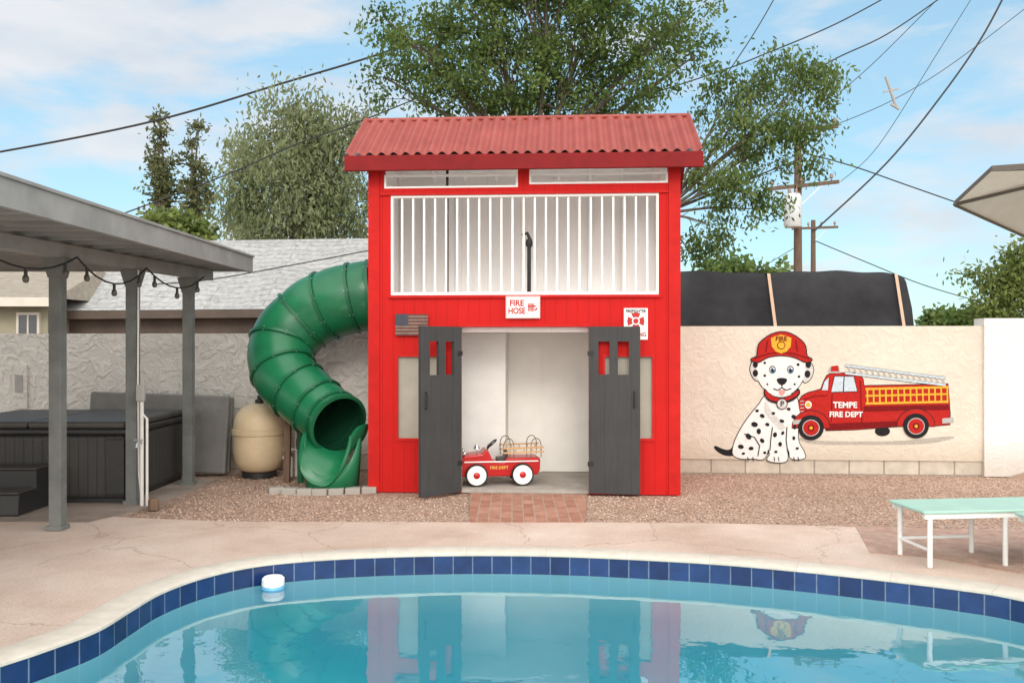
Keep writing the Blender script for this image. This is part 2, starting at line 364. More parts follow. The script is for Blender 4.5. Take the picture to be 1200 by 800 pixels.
def water():
    m=bpy.data.materials.new('pool_water'); m.use_nodes=True; N=m.node_tree.nodes; L=m.node_tree.links; N.clear()
    o=N.new('ShaderNodeOutputMaterial'); tc=N.new('ShaderNodeTexCoord'); 
    a=nz(N,L,tc.outputs['Object'],2.0,2,.45); a2=nz(N,L,tc.outputs['Object'],8,2,.5); reg=nz(N,L,tc.outputs['Object'],.55,2,.5)
    rg=ramp(N,[(.42,(.25,.25,.25)),(.66,(1,1,1))]); L.new(reg.outputs[0],rg.inputs[0])
    h=mth(N,L,'ADD',mth(N,L,'MULTIPLY',a.outputs[0],.5),mth(N,L,'MULTIPLY',mth(N,L,'MULTIPLY',a2.outputs[0],.28),rg.outputs[0])); nrm=bumpn(N,L,h,.04,.10,None)
    fr=N.new('ShaderNodeFresnel'); fr.inputs['IOR'].default_value=1.33; L.new(nrm,fr.inputs['Normal'])
    t=N.new('ShaderNodeBsdfTransparent'); t.inputs[0].default_value=(.80,.98,.99,1)
    g=N.new('ShaderNodeBsdfGlossy'); g.inputs['Roughness'].default_value=.015; g.inputs[0].default_value=(1,1,1,1); L.new(nrm,g.inputs['Normal'])
    x=N.new('ShaderNodeMixShader'); L.new(mth(N,L,'MINIMUM',mth(N,L,'ADD',mth(N,L,'MULTIPLY',fr.outputs[0],.85),.17),.9),x.inputs[0]); L.new(t.outputs[0],x.inputs[1]); L.new(g.outputs[0],x.inputs[2]); L.new(x.outputs[0],o.inputs[0]); return m
m_water=water()
l_main=leafm('leaf_ash',(.060,.105,.030),(.135,.20,.062),(.24,.31,.11),.48)
l_side=leafm('leaf_light',(.070,.112,.036),(.155,.22,.075),(.26,.335,.13),.48)
l_willow=leafm('leaf_willow',(.14,.175,.085),(.25,.285,.15),(.36,.39,.23),.45,.9)
l_pine=leafm('leaf_conifer',(.085,.105,.05),(.15,.165,.08),(.21,.215,.115),.35,.8)
l_bush=leafm('leaf_bush',(.09,.125,.035),(.18,.23,.07),(.30,.35,.12))

# ------------------------------------------------------------------ pool outline
pin=[(0,778),(60,758),(115,737),(155,713),(190,693),(240,675),(300,662),(370,655),(450,651),(550,649),(650,650),(750,654),(850,660),(950,669),(1050,680),(1130,690),(1200,702)]
pool=[G(*p) for p in pin]
pool+= [Vector((3.75,4.5,0)),Vector((3.85,3.4,0)),Vector((3.3,2.3,0)),Vector((2.0,1.5,0)),Vector((0.2,1.2,0)),Vector((-1.8,1.3,0)),Vector((-2.9,1.9,0)),Vector((-3.2,2.8,0)),Vector((-2.85,3.7,0))]
pool=catmull(pool,6,True)
def offset(c,o):
    n=len(c); out=[]
    for i in range(n):
        t=(c[(i+1)%n]-c[i-1]).normalized(); out.append(Vector((c[i].x-t.y*o,c[i].y+t.x*o,0)))
    return out
def loopstrip(name,rows,mat,label=None,kind='structure',smooth=True,uvs=.15):
    n=len(pool); vs=[];fs=[];uv=[]
    arc=[0]
    for i in range(n): arc.append(arc[-1]+(pool[(i+1)%n]-pool[i]).length)
    hv=[0]
    for j in range(1,len(rows)): hv.append(hv[-1]+math.hypot(rows[j][0]-rows[j-1][0],rows[j][1]-rows[j-1][1]))
    for o_,z in rows:
        for p in offset(pool,o_): vs.append((p.x,p.y,z))
    for j in range(len(rows)-1):
        for i in range(n):
            fs.append((j*n+i,j*n+(i+1)%n,(j+1)*n+(i+1)%n,(j+1)*n+i))
            uv+=[(arc[i]/uvs,hv[j]/uvs),(arc[i+1]/uvs,hv[j]/uvs),(arc[i+1]/uvs,hv[j+1]/uvs),(arc[i]/uvs,hv[j+1]/uvs)]
    me=bpy.data.meshes.new(name); me.from_pydata(vs,[],fs); me.materials.append(mat)
    u=me.uv_layers.new(name='UVMap')
    for i,q in enumerate(uv): u.data[i].uv=q
    if smooth: me.polygons.foreach_set('use_smooth',[True]*len(me.polygons)); me.set_sharp_from_angle(angle=R(50))
    ob=bpy.data.objects.new(name,me); COL.objects.link(ob); tag(ob,label,None,None,kind); return ob
def holed(name,outer,hole,z,mat,label):
    pts=[Vector((p[0],p[1],0)) for p in outer]; tri=tessellate_polygon([pts,hole]); allp=pts+list(hole)
    me=bpy.data.meshes.new(name); me.from_pydata([(p.x,p.y,z) for p in allp],[],[tuple(t) for t in tri]); me.materials.append(mat)
    bm=bmesh.new(); bm.from_mesh(me)
    for f in bm.faces:
        f.normal_update()
        if f.normal.z<0: f.normal_flip()
    bm.to_mesh(me); bm.free()
    ob=bpy.data.objects.new(name,me); COL.objects.link(ob); tag(ob,label,None,None,'structure'); return ob
m_dirt=M('dry_dirt',(.30,.205,.15),.95,.2,.5,.3,20)
big=[(-700,-300),(700,-300),(700,900),(-700,900)]
holed('ground',big,offset(pool,.12),-.03,m_dirt,'bare dry dirt ground under the whole yard')
deck_outer=[(-14,-4),(9,-4),(9,6.9)]+[(4.5,7.25)]+[tuple(G(*p)[:2]) for p in ((1005,617),(900,614),(800,612),(685,611.5),(550,611.5),(400,611),(300,611),(220,609),(130,605))]+[(-4.2,7.9),(-14,8.1)]
holed('pool_deck',deck_outer,offset(pool,.20),0.0,m_deck,'pink tan concrete pool deck with fine cracks')
loopstrip('pool_coping',[(.0,-.016),(-.008,-.010),(-.008,.004),(.006,.012),(.20,.012),(.212,.006),(.216,-.01)],m_cop,'cream rounded coping around the pool',uvs=1.0)
loopstrip('pool_tile_band',[(.002,-.012),(.002,-.150)],m_tile,'dark navy glazed tile band at the waterline',uvs=.146)
b=MB(); n=len(pool); rows=[(.003,-.148),(0.0,-.32),(-.02,-.70),(-.15,-.95),(-.45,-1.05)]
for o_,z in rows: b.v+=[Vector((p.x,p.y,z)) for p in offset(pool,o_)]
for j in range(len(rows)-1):
    for i in range(n): b.f.append((j*n+i,j*n+(i+1)%n,(j+1)*n+(i+1)%n,(j+1)*n+i)); b.m.append(0)
b.f.append(tuple((len(rows)-1)*n+i for i in range(n))); b.m.append(0)
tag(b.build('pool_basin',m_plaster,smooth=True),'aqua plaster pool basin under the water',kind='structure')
WZ=-.150
b=MB().sheet([(p.x,p.y,WZ) for p in offset(pool,.001)])
tag(b.build('water',m_water),'calm turquoise pool water with soft ripples',kind='structure')
b=MB().sheet([(-4.6,7.4,-.010),(9,6.6,-.010),(9,10.6,-.010),(-4.6,11.1,-.010)])
tag(b.build('gravel_bed',m_gravel),'pinkish brown gravel bed before the wall',kind='structure')
b=MB().prismz([(-14,7.55),(-3.75,7.55),(-3.55,8.0),(-3.42,9.2),(-3.42,9.95),(-14,10.3)],-.02,.006)
tag(b.build('patio_slab',m_slab),'brown grey concrete slab under the patio cover',kind='structure')
cx=[G(551,612),G(686,612),Vector((.78,8.93,0)),Vector((-.45,9.02,0))]
b=MB().prismz([(p.x,p.y) for p in cx],-.02,.004); tag(b.build('brick_path',m_brickpath),'short red brick path to the playhouse doorway',kind='structure')
bp=[G(1003,617),G(1020,648),G(1100,655),G(1200,673),Vector((5.2,5.2,0)),Vector((8.9,5.0,0)),Vector((8.9,6.85,0)),Vector((4.5,7.2,0))]
b=MB().prismz([(p.x,p.y) for p in bp][::-1],-.02,.005); tag(b.build('brick_patio',m_brickpatio),'faded pink brick paving beside the pool',kind='structure')
ns=20000
xs=rng.uniform(-3.6,7.2,ns); ys=rng.uniform(7.5,10.4,ns)
keep=~((xs>-1.75)&(xs<1.8)&(ys>8.86)) & ~((xs>-.44)&(xs<.76)&(ys<9.1)) & ~((xs<-3.3)&(ys>7.9)) & (ys>7.57-.045*np.maximum(xs-1.5,0)+rng.normal(0,.03,ns)**2*6)
xs,ys=xs[keep],ys[keep]; ns=len(xs)
r_=rng.uniform(.004,.0125,ns); o6=np.array([(1,0,0),(-1,0,0),(0,1,0),(0,-1,0),(0,0,1),(0,0,-1)],float)
an=rng.uniform(0,PI,ns); vs=np.zeros((ns,6,3)); sc=rng.uniform(.6,1.4,(ns,3)); sc[:,2]*=.7
loc=o6[None]*sc[:,None,:]*r_[:,None,None]
vs[...,0]=loc[...,0]*np.cos(an)[:,None]-loc[...,1]*np.sin(an)[:,None]+xs[:,None]; vs[...,1]=loc[...,0]*np.sin(an)[:,None]+loc[...,1]*np.cos(an)[:,None]+ys[:,None]; vs[...,2]=loc[...,2]-.005
fc=np.array([(0,2,4),(2,1,4),(1,3,4),(3,0,4),(2,0,5),(1,2,5),(3,1,5),(0,3,5)])
fs=(fc[None]+6*np.arange(ns)[:,None,None]).reshape(-1,3)
me=bpy.data.meshes.new('gravel'); me.from_pydata(vs.reshape(-1,3).tolist(),[],fs.tolist()); me.materials.append(m_stone)
o=bpy.data.objects.new('gravel',me); COL.objects.link(o); tag(o,'loose pinkish brown pebbles lying on the gravel bed','gravel',None,'stuff')
b=MB(); c0=G(1200,556); vs=[];fs=[]; nr=7; na=22
for j in range(nr):
    for k in range(na):
        a=2*PI*k/na; rr=j/(nr-1); q=1+.2*math.sin(a*3+1)+.1*math.sin(a*7)
        vs.append((c0.x+.25+rr*.62*q*math.cos(a),c0.y-.32+rr*.26*q*math.sin(a),-.02+.16*(1-rr**1.6)+random.uniform(-.012,.012)))
for j in range(nr-1):
    for k in range(na): fs.append((j*na+k,j*na+(k+1)%na,(j+1)*na+(k+1)%na,(j+1)*na+k))
o=b.add(vs,fs).build('soil_mound',m_dirt,smooth=True,merge=True); tag(o,'low heap of brown soil against the bright white wall',kind='structure')

# ------------------------------------------------------------------ boundary walls
YAW=R(-3.5)
wo=(3.85,10.26); wm=pmap(wo,YAW)
wr=thing('garden_wall','cream stucco garden wall painted with a dalmatian and a fire engine','wall',(wo[0],wo[1],0),YAW)
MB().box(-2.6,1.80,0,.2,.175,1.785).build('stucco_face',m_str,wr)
MB().box(-2.6,1.80,.018,.19,-.02,.175).build('block_course',m_block,wr)
ww=thing('garden_wall','bright white taller stucco wall at the right end','wall',(5.60,10.115,0),YAW)
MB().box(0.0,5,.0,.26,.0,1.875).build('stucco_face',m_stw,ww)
wl=thing('garden_wall','white stucco wall behind the hot tub and slide','wall',(-4,10.74,0),YAW)
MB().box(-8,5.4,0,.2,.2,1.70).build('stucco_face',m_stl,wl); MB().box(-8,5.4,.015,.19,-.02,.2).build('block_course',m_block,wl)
wlm=pmap((-4,10.74),YAW)
a=wlm(15,478); c=wlm(33,428)
b=MB().box(a[0],c[0],-.03,0,a[1],c[1]); b.cur=1; b.box(a[0]+.05,c[0]-.05,-.036,-.03,a[1]+.2,c[1]-.12); b.build('meter_panel',[m_stl,m_greycov],wl)
# --- mural
def sm(pts,n=4): return [(p.x,p.y) for p in catmull([Vector((x,y,0)) for x,y in pts],n,True)]
def grow(pts,o):
    n=len(pts); A=sum(pts[i][0]*pts[(i+1)%n][1]-pts[(i+1)%n][0]*pts[i][1] for i in range(n)); s_=1 if A>0 else -1; out=[]
    for i in range(n):
        tx=pts[(i+1)%n][0]-pts[i-1][0]; ty=pts[(i+1)%n][1]-pts[i-1][1]; l=math.hypot(tx,ty) or 1
        out.append((pts[i][0]+s_*ty/l*o,pts[i][1]-s_*tx/l*o))
    return out
def circ(x,y,rx,ry=None,n=18,rot=0):
    ry=ry or rx; return [(x+rx*math.cos(t)*math.cos(rot)-ry*math.sin(t)*math.sin(rot),y+rx*math.cos(t)*math.sin(rot)+ry*math.sin(t)*math.cos(rot)) for t in [2*PI*k/n for k in range(n)]]
def pol(b,pts,layer,mi=0):
    b.cur=mi; y=-.0018*layer
    b.sheet([(wm(x,yy,0)[0],y,wm(x,yy,0)[1]) for x,yy in pts])
def line(b,pts,w,layer,mi=0):
    for i in range(len(pts)-1):
        x0,y0=pts[i]; x1,y1=pts[i+1]; l=math.hypot(x1-x0,y1-y0) or 1; nx=-(y1-y0)/l*w/2; ny=(x1-x0)/l*w/2
        pol(b,[(x0+nx,y0+ny),(x1+nx,y1+ny),(x1-nx,y1-ny),(x0-nx,y0-ny)],layer+ (i%2)*.12,mi)
body=sm([(899,463),(889,474),(876,490),(866,506),(860,520),(859,532),(868,537),(882,537),(893,538),(898,533),(900,526),(902,532),(899,538),(906,541),(919,541),(923,536),(922,524),(925,530),(926,536),(934,538),(943,536),(942,529),(936,518),(935,505),(938,492),(936,478),(930,462)])
tail=sm([(864,519),(856,527),(848,527),(838,523),(840,527),(848,532),(858,533),(866,530)])
head=sm([(887,420),(886,432),(888,444),(895,455),(905,462),(917,463),(928,460),(937,451),(942,440),(943,428),(942,418),(915,412)])
earl=sm([(889,417),(882,423),(879,433),(883,443),(889,446),(893,438),(895,425)])
earr=sm([(940,417),(948,423),(953,432),(950,443),(943,448),(939,440),(936,426)])
mats_p=[p_white,p_black,p_red,p_yel,p_eye,p_lgrey,p_dred,p_pink]
b=MB()
for s_ in (body,tail,head,earl,earr): pol(b,grow(s_,1.0),1,1)
pol(b,tail,2,1); pol(b,body,3,0); pol(b,earl,4,5); pol(b,earr,4,5); pol(b,head,5,0)
line(b,[(905,500),(903,515),(902,528)],1.2,6,1); line(b,[(922,500),(921,515),(923,530)],1.2,6,1); line(b,[(872,508),(884,512),(890,522),(888,534)],1.2,6,1)
for x in (907,912,930,935,876,882): line(b,[(x,535),(x+.6,540)],1.0,6,1)
pol(b,sm([(897,470),(903,480),(912,490),(920,500),(914,503),(905,494),(896,482)]),4.5,5)
for x,y,r1,r2,ro in [(884,497,4,3,.3),(877,511,4,3,.9),(868,523,3.5,2.5,.2),(893,487,3,2.2,.5),(889,505,2.6,3.4,0),(899,497,2.6,2,.4),(880,525,3,2.2,0),(893,516,3,2.3,.8),(896,530,2,1.6,0),(908,509,2.4,3,.2),(914,520,2.2,2.8,0),(909,529,2,1.6,0),(917,507,1.8,2.4,.5),(930,488,3,2.4,.4),(931,500,2,2.8,.1),(930,513,1.8,2.4,0),(934,525,2,1.5,0),(916,493,3,2,.3),(906,484,2.2,1.7,0),(924,479,2.4,1.8,.2),(887,481,2.2,1.7,0),(871,531,2,1.5,0)]:
    pol(b,circ(x,y,r1,r2,10,ro),6.5,1)
for x,y,r1 in [(885,427,3),(885,437,3.2),(890,421,2),(947,427,3.2),(946,438,3.4),(941,422,2)]: pol(b,circ(x,y,r1,r1*1.3,10),6.5,1)
for x,y,r1 in [(896,440,1.6),(936,441,1.6),(931,450,1.3),(899,450,1.2),(935,427,1.8),(896,425,1.6)]: pol(b,circ(x,y,r1,r1,8),6.5,1)
for ex in (905,926):
    pol(b,circ(ex,433,4.0,4.6),6.5,1); pol(b,circ(ex,433.4,3.2,3.7),7,0); pol(b,circ(ex+.2,434,2.8,3.3),7.5,4); pol(b,circ(ex+.2,434,1.7,2.2),8,1); pol(b,circ(ex+1.2,432,.8,.9,8),8.5,0)
pol(b,sm([(910,444),(916,442.5),(922,444),(920,449),(916,451),(912,449)]),7,1)
line(b,[(916,450),(916,454),(911,457),(906,455)],1.2,7,1); line(b,[(916,454),(921,457),(927,455)],1.2,7.3,1)
pol(b,sm([(913,457),(919,457),(919,461),(916,463),(913,461)]),7,7)
b.build('dalmatian_painting',mats_p,wr,recalc=False,label='sitting painted dalmatian in a red fire helmet')
dal=bpy.data.objects['dalmatian_painting']
b=MB(); hel=sm([(887,417),(889,404),(897,396),(906,391),(916,389),(926,391),(936,397),(943,405),(945,417),(951,421),(944,424),(930,418),(915,416),(900,418),(888,424),(880,421)])
pol(b,grow(hel,1.2),9,1); pol(b,hel,9.5,2); line(b,[(883,420),(900,414.5),(915,412.5),(930,414.5),(948,420)],1.6,10,6)
for x0,x1 in ((897,899),(934,932)): line(b,[(x0,412),(x1,399)],1.6,10,6)
pol(b,[(903,396),(909,393.5),(915,392),(921,393.5),(927,396),(926,406),(921,412),(915,414),(909,412),(904,406)],10.6,3); pol(b,circ(915,404.5,5,4.8),11,6); pol(b,circ(915,404.5,3.9,3.7),11.5,3)
b.build('helmet',mats_p,dal,recalc=False)
u=wm(915,397,0); text('FIRE',.075,p_dred,'lettering',dal,u[0],u[1],-.024,.002)
b=MB(); pol(b,sm([(896,455),(903,462),(915,465),(927,462),(935,455),(937,461),(929,469),(915,473),(901,470),(895,462)]),9,1); pol(b,sm([(897,457),(904,463.5),(915,466.5),(926,463.5),(934,457.5),(935,461),(927,467),(915,470.5),(902,468),(896.5,462)]),9.5,2)
pol(b,circ(916,473,6.6),10,1); pol(b,circ(916,473,5.6),10.5,5); b.build('collar',mats_p,dal,recalc=False)
u=wm(916,473,0); text('P',.09,p_black,'lettering',dal,u[0],u[1],-.022,.002)
mt=[p_red,p_black,p_dred,p_yel,p_blue,p_white,p_grey,p_shade]
b=MB(); pol(b,sm([(930,512),(960,516),(1010,517),(1060,516),(1110,511),(1116,514),(1080,520),(1020,521),(955,520)]),.6,7)
trk=[(936,492),(935,480),(936,470),(940,464),(947,460),(955,458),(962,456),(966,446),(969,440),(974,437.5),(1001,437),(1007,439),(1011,444),(1013,452),(1111,450),(1113,484),(1113,497),(1090,499),(1086,489),(1073,484),(1060,489),(1056,499),(1000,503),(968,504),(964,492),(950,486),(940,490)]
pol(b,grow(trk,1.0),1,1); pol(b,trk,2,0)
pol(b,[(1012,476),(1112,474),(1112,480),(1012,482)],3,2); pol(b,[(968,496),(1056,493),(1056,499),(968,504)],3,2)
pol(b,grow([(978,441),(1000,441),(1004,458),(974,459)],1),3.4,1); pol(b,[(978,441),(1000,441),(1004,458),(974,459)],4,4); line(b,[(989,441),(988,459)],1.2,4.6,1)
pol(b,[(966,447),(971,442),(970,457),(963,457)],3.6,4)
line(b,[(975,461),(974,494)],1,4,2); line(b,[(1008,446),(1010,496)],1,4,2); line(b,[(941,468),(955,464),(970,463)],1,4,2)
for fx,fy,s_ in ((950,501,1),(1073,499,1)):
    arc=[(fx+22*math.cos(t),fy+20*math.sin(t)) for t in [PI+PI*k/12 for k in range(13)]]+[(fx+15.5*math.cos(t),fy+15*math.sin(t)) for t in [2*PI-PI*k/12 for k in range(13)]]
    pol(b,grow(arc,.9),4.2,1); pol(b,arc,4.8,0)
for k in range(4): line(b,[(937.5,470+k*4),(942,469.6+k*4)],1.1,4.1,6)
pol(b,circ(947,474,4,4.5),4,5); pol(b,circ(947,474,2.6,3),4.5,3)
pol(b,[(929,492),(940,491),(940,496),(929,497)],5.4,6); pol(b,[(1104,490),(1117,489),(1117,495),(1104,496)],4,6)
pol(b,[(970,437),(972,430),(983,429),(985,437)],3,6); pol(b,[(973,435),(974,429),(982,428),(983,435)],3.5,0)
b.build('fire_engine_painting',mt,wr,recalc=False,label='painted red ladder fire engine with yellow rails'); eng=bpy.data.objects['fire_engine_painting']
b=MB()
for y0,w in ((455,2.6),(463,2.2),(472,2.6)): line(b,[(1014,y0+.6),(1111,y0-1.6)],w,5,3)
for k in range(14):
    x=1016+k*7.2; line(b,[(x,455),(x+.4,472)],1.9,5.6,3)
b.build('side_rails',mt,eng,recalc=False)
b=MB()
for d in (0,9): 
    line(b,[(990,428+d),(1108,443+d*.9)],3.0,5,1); line(b,[(990,428+d),(1108,443+d*.9)],2.2,6,4)
for k in range(17):
    x=993+k*6.9; yb=428+(x-990)*.127; line(b,[(x,yb),(x+4,yb+9)],1.5,5.6,6)
b.build('ladder',mt,eng,recalc=False)
for x,y in ((950,501),(1073,499)):
    b=MB(); pol(b,circ(x,y,15,14.5,24),7,1); pol(b,circ(x,y,10.2,9.8,22),8,6); pol(b,circ(x,y,9.2,8.8,22),8.5,0); pol(b,circ(x,y,4,4,14),9,2); pol(b,circ(x,y,2,2,10),9.6,3); b.build('wheel',mt,eng,recalc=False)
b=MB(); pol(b,circ(1034,505,9,6,16),.9,1); b.build('wheel',mt,eng,recalc=False)
u=wm(990,474.5,0); text('TEMPE',.098,p_white,'lettering',eng,u[0],u[1],-.012,.003)
u=wm(991,485.5,0); text('FIRE DEPT',.088,p_white,'lettering',eng,u[0],u[1],-.012,.003)

# ------------------------------------------------------------------ playhouse
ho=(0.112,8.99); hm=pmap(ho,YAW)
ph=thing('playhouse','two storey red fire station playhouse with corrugated roof','playhouse',(ho[0],ho[1],0),YAW)
W=1.633; DP=1.34; WT=3.43
def hr(x0,y0,x1,y1):
    a=hm(x0,y1); c=hm(x1,y0); return (a[0],c[0],a[1],c[1])
Hb=hr(458,226,772,346); Ht1=hr(450,197,607,221); Ht2=hr(620,196,783,216); Hd=list(hr(540,383,690,580)); Hd[2]=-.05; Hd=tuple(Hd)
Hw1=hr(466,417,521,514); Hw2=hr(708,417,765,514)
Ht1=(Ht1[0],Ht1[1],Ht1[2],WT+.1); Ht2=(Ht2[0],Ht2[1],Ht2[2],WT+.1)
MB().holes(-W,W,.0,WT,[Hb,Ht1,Ht2,Hd,Hw1,Hw2],0,.09).build('front_wall',m_red,ph)
SW=Matrix(((0,1,0,0),(1,0,0,0),(0,0,1,0),(0,0,0,1)))
for s_ in (-1,1):
    x0,x1=(W-.05,W) if s_>0 else (-W,-W+.05)
    side_h=[(.22,1.12,2.10,3.15)] if s_>0 else []  # unseen opening in the right wall, added to let light in upstairs
    v=MB(); v.T=SW
    v.holes(.09,DP,0,WT,side_h,x0,x1); v.prism([(.09,WT+.001),(DP,WT+.001),(.67,WT+.55)],x0,x1); v.build('side_wall',m_red,ph,merge=False)
    x0,x1=(W-.064,W-.052) if s_>0 else (-W+.052,-W+.064)
    v=MB(); v.T=SW; v.holes(.105,DP-.052,1.80,3.42,side_h,x0,x1); v.build('lining',m_inner,ph)
    v=MB(); v.T=SW; v.prism([(.105,3.421),(DP-.052,3.421),(.67,3.93)],x0,x1); v.build('lining',m_inner,ph)
    MB().box(x0,x1,.105,DP-.052,.04,1.70).build('lining',m_innerlow,ph)
    c0,c1=(W-.11,W+.012) if s_>0 else (-W-.012,-W+.11)
    MB().box(c0,c1,-.014,-.001,.0,WT-.01).build('corner_board',m_redtrim,ph,bevel=.003)
MB().holes(-W+.066,Hd[0],.04,1.698,[Hw1],.092,.104).build('lining',m_innerlow,ph); MB().holes(Hd[1],W-.066,.04,1.698,[Hw2],.092,.104).build('lining',m_innerlow,ph)
MB().box(-W+.05,W-.05,DP-.03,DP,0,WT).build('rear_wall',m_red,ph)
MB().box(-W+.07,W-.07,DP-.05,DP-.035,1.80,3.60).build('lining',m_inner,ph); MB().box(-W+.07,W-.07,DP-.05,DP-.035,.04,1.70).build('lining',m_innerlow,ph)
MB().box(-W+.066,W-.066,.106,DP-.054,1.70,1.80).build('upper_floor',m_inner,ph)
MB().box(-W+.052,W-.052,.02,DP-.04,0,.035).build('floor_slab',m_conc,ph)
MB().box(-.80,-.235,.80,DP-.053,.036,1.699).build('inner_panel',m_white,ph,bevel=.004)
MB().box(.14,.17,DP-.062,DP-.052,.036,1.69).build('batten',m_innerlow,ph)
for x in (-1.28,-.86,.72,1.12): MB().box(x,x+.06,DP-.09,DP-.052,1.801,3.4).build('batten',m_inner,ph)
MB().box(-1.52,1.52,-.02,-.002,Hb[3]+.0,Hb[3]+.03).build('header_trim',m_redtrim,ph)
MB().box(Hb[0]-.02,Hb[1]+.02,-.022,-.002,Hb[2]-.03,Hb[2]-.002).build('sill_trim',m_redtrim,ph)
MB().box(Hd[0]-.03,Hd[1]+.03,-.016,-.002,Hd[3]+.003,Hd[3]+.035).build('door_header',m_redtrim,ph)
b=MB(); nw=29; per=12; ue=1.84; cols=nw*per
def prof(t): return .021*math.cos(t*2*PI)
for (va,za,vb,zb) in ((-.205,3.545,.672,4.135),(.668,4.135,1.56,3.53)):
    vs=[];fs=[]
    nrm=Vector((0,-(zb-za),(vb-va))).normalized()
    for k in range(cols+1):
        u=-ue+2*ue*k/cols; h=prof(k/per)
        for t in (0,.5,1): vs.append(Vector((u,va+(vb-va)*t,za+(zb-za)*t))+nrm*h)
    for k in range(cols):
        for j in range(2): fs.append((k*3+j,k*3+3+j,k*3+4+j,k*3+1+j))
    b.add(vs,fs)
b.build('roof_sheet',m_roof,ph,smooth=True,recalc=False,sharp=80)
b=MB(); b.tube([(-ue,.67,4.128),(ue,.67,4.128)],.024,10); b.build('ridge_cap',m_roof,ph,smooth=True)
MB().box(-1.85,1.85,-.215,-.165,3.375,3.533).build('fascia',m_redfas,ph,bevel=.004)
MB().box(-1.85,1.85,1.50,1.53,3.375,3.50).build('fascia',m_redfas,ph)
for s_ in (-1,1):
    for (va,za,vb,zb) in ((-.164,3.44,.67,3.985),(.67,3.985,1.50,3.44)):
        MB().bar((s_*1.83,va,za),(s_*1.83,vb,zb),.03,.13).build('rake_board',m_redfas,ph)
for (va,za,vb,zb) in ((-.16,3.495,.665,4.055),(.675,4.055,1.49,3.495)):
    MB().bar((0,va,za),(0,vb,zb),3.62,.012).build('ceiling_board',m_inner,ph)
for k in range(9):
    x=-1.5+k*.375
    for (va,za,vb,zb) in ((-.16,3.447,.62,3.97),(.72,3.97,1.49,3.447)):
        MB().bar((x,va,za),(x,vb,zb),.04,.08).build('rafter',m_inner,ph)
for h in (Ht1,Ht2):
    b=MB(); x0,x1,z0=h[0]+.001,h[1]-.001,h[2]+.001; z1=3.372
    b.holes(x0,x1,z0,z1,[(x0+.02,x1-.02,z0+.02,z1-.02)],.005,.06); b.build('transom_frame',m_white,ph)
b=MB(); x0,x1,z0,z1=Hb[0]+.001,Hb[1]-.001,Hb[2]+.001,Hb[3]-.001
b.holes(x0,x1,z0,z1,[(x0+.022,x1-.022,z0+.03,z1-.022)],.002,.07); b.build('balcony_frame',m_white,ph)
nb=23
for k in range(nb):
    x=x0+.022+(x1-x0-.044)*(k+.8)/(nb+.6); w=.010
    MB().box(x-w,x+w,.022,.045,z0+.031,z1-.023).build('baluster',m_white,ph)
b=MB(); u=hm(620,345,.4)[0]; b.tube([(u,.4,1.80),(u,.4,2.62),(u+.01,.4,2.72),(u-.02,.4,2.79),(u-.08,.4,2.77)],[.022,.022,.02,.02,.014],10)
b.lathe([(.0,2.63),(.032,2.64),(.04,2.68),(.032,2.72),(.0,2.73)],12,(u+.0,.4,0)); b.build('pole',m_black,ph,smooth=True,label='short black pole with a hooked top behind the rail')
u=hm(524,345,.12)[0]; MB().tube([(u,.13,1.8),(u,.13,3.60)],.015,8).build('pole',m_black,ph,smooth=True,label='thin black pole up to the roof') 
for h in (Hw1,Hw2):
    MB().box(h[0]+.001,h[1]-.001,.025,.035,h[2]+.001,h[3]-.001).build('window_sheet',m_panel,ph)
    b=MB(); b.holes(h[0]-.02,h[1]+.02,h[2]-.02,h[3]+.02,[(h[0]+.008,h[1]-.008,h[2]+.008,h[3]-.008)],-.012,-.001); b.build('window_frame',m_redtrim,ph)
def door(hinge,ang,lab,flip):
    w=.53; hgt=1.755
    b=MB(); wz0,wz1=1.255,1.60
    b.holes(0,w,.02,hgt,[(.10,.215,wz0,wz1),(.30,.415,wz0,wz1)],-.02,.02)
    d=b.build('door',m_char,ph,loc=hinge,rot=(0,0,ang),label=lab)
    s_=1 if flip else -1
    b=MB(); y=s_*.045
    b.tube([(w-.06,s_*.02,.92),(w-.06,y,.92),(w-.06,y,1.08),(w-.06,s_*.02,1.08)],.008,8); b.build('handle',m_black,d)
    for z in (.3,1.45):
        if s_<0: MB().box(-.012,.05,-.0235,-.0205,z,z+.05).build('hinge',m_black,d)
        else: MB().box(-.012,.05,.0205,.0235,z,z+.05).build('hinge',m_black,d)
    return d
door((Hd[0]-.0,-.035,0),PI+R(46),'charcoal door swung out on the left',True)
door((Hd[1]+.0,-.035,0),-R(6),'charcoal door folded back on the right',False)
# signs
h=hr(593,346,633,372); cxs=(h[0]+h[1])/2
sg=MB().box(h[0],h[1],-.034,-.026,h[2]-.01,h[3]-.01).build('hose_sign',m_white,ph,bevel=.003,label='white FIRE HOSE sign under the balcony')
b=MB(); b.holes(h[0]+.008,h[1]-.008,h[2]-.002,h[3]-.018,[(h[0]+.012,h[1]-.012,h[2]+.002,h[3]-.022)],-.0365,-.0345); b.build('sign_border',m_pcred,sg)
zc=(h[2]+h[3])/2-.01
text('FIRE',.088,m_pcred,'lettering',sg,cxs-.065,zc+.042,-.037,.003,.95); text('HOSE',.088,m_pcred,'lettering',sg,cxs-.065,zc-.040,-.037,.003,.82)
b=MB()
for k in range(5): b.box(cxs+.055+k*.014,cxs+.064+k*.014,-.0375,-.035,zc-.042,zc+.042)
b.box(cxs+.05,cxs+.14,-.039,-.0376,zc+.006,zc+.018); b.prism([(cxs+.125,zc-.042),(cxs+.15,zc-.022),(cxs+.155,zc+.0),(cxs+.13,zc-.014)],-.039,-.036); b.build('hose_symbol',m_pcred,sg)
h=hr(731,361,759,398); cxs=(h[0]+h[1])/2; zc=(h[2]+h[3])/2
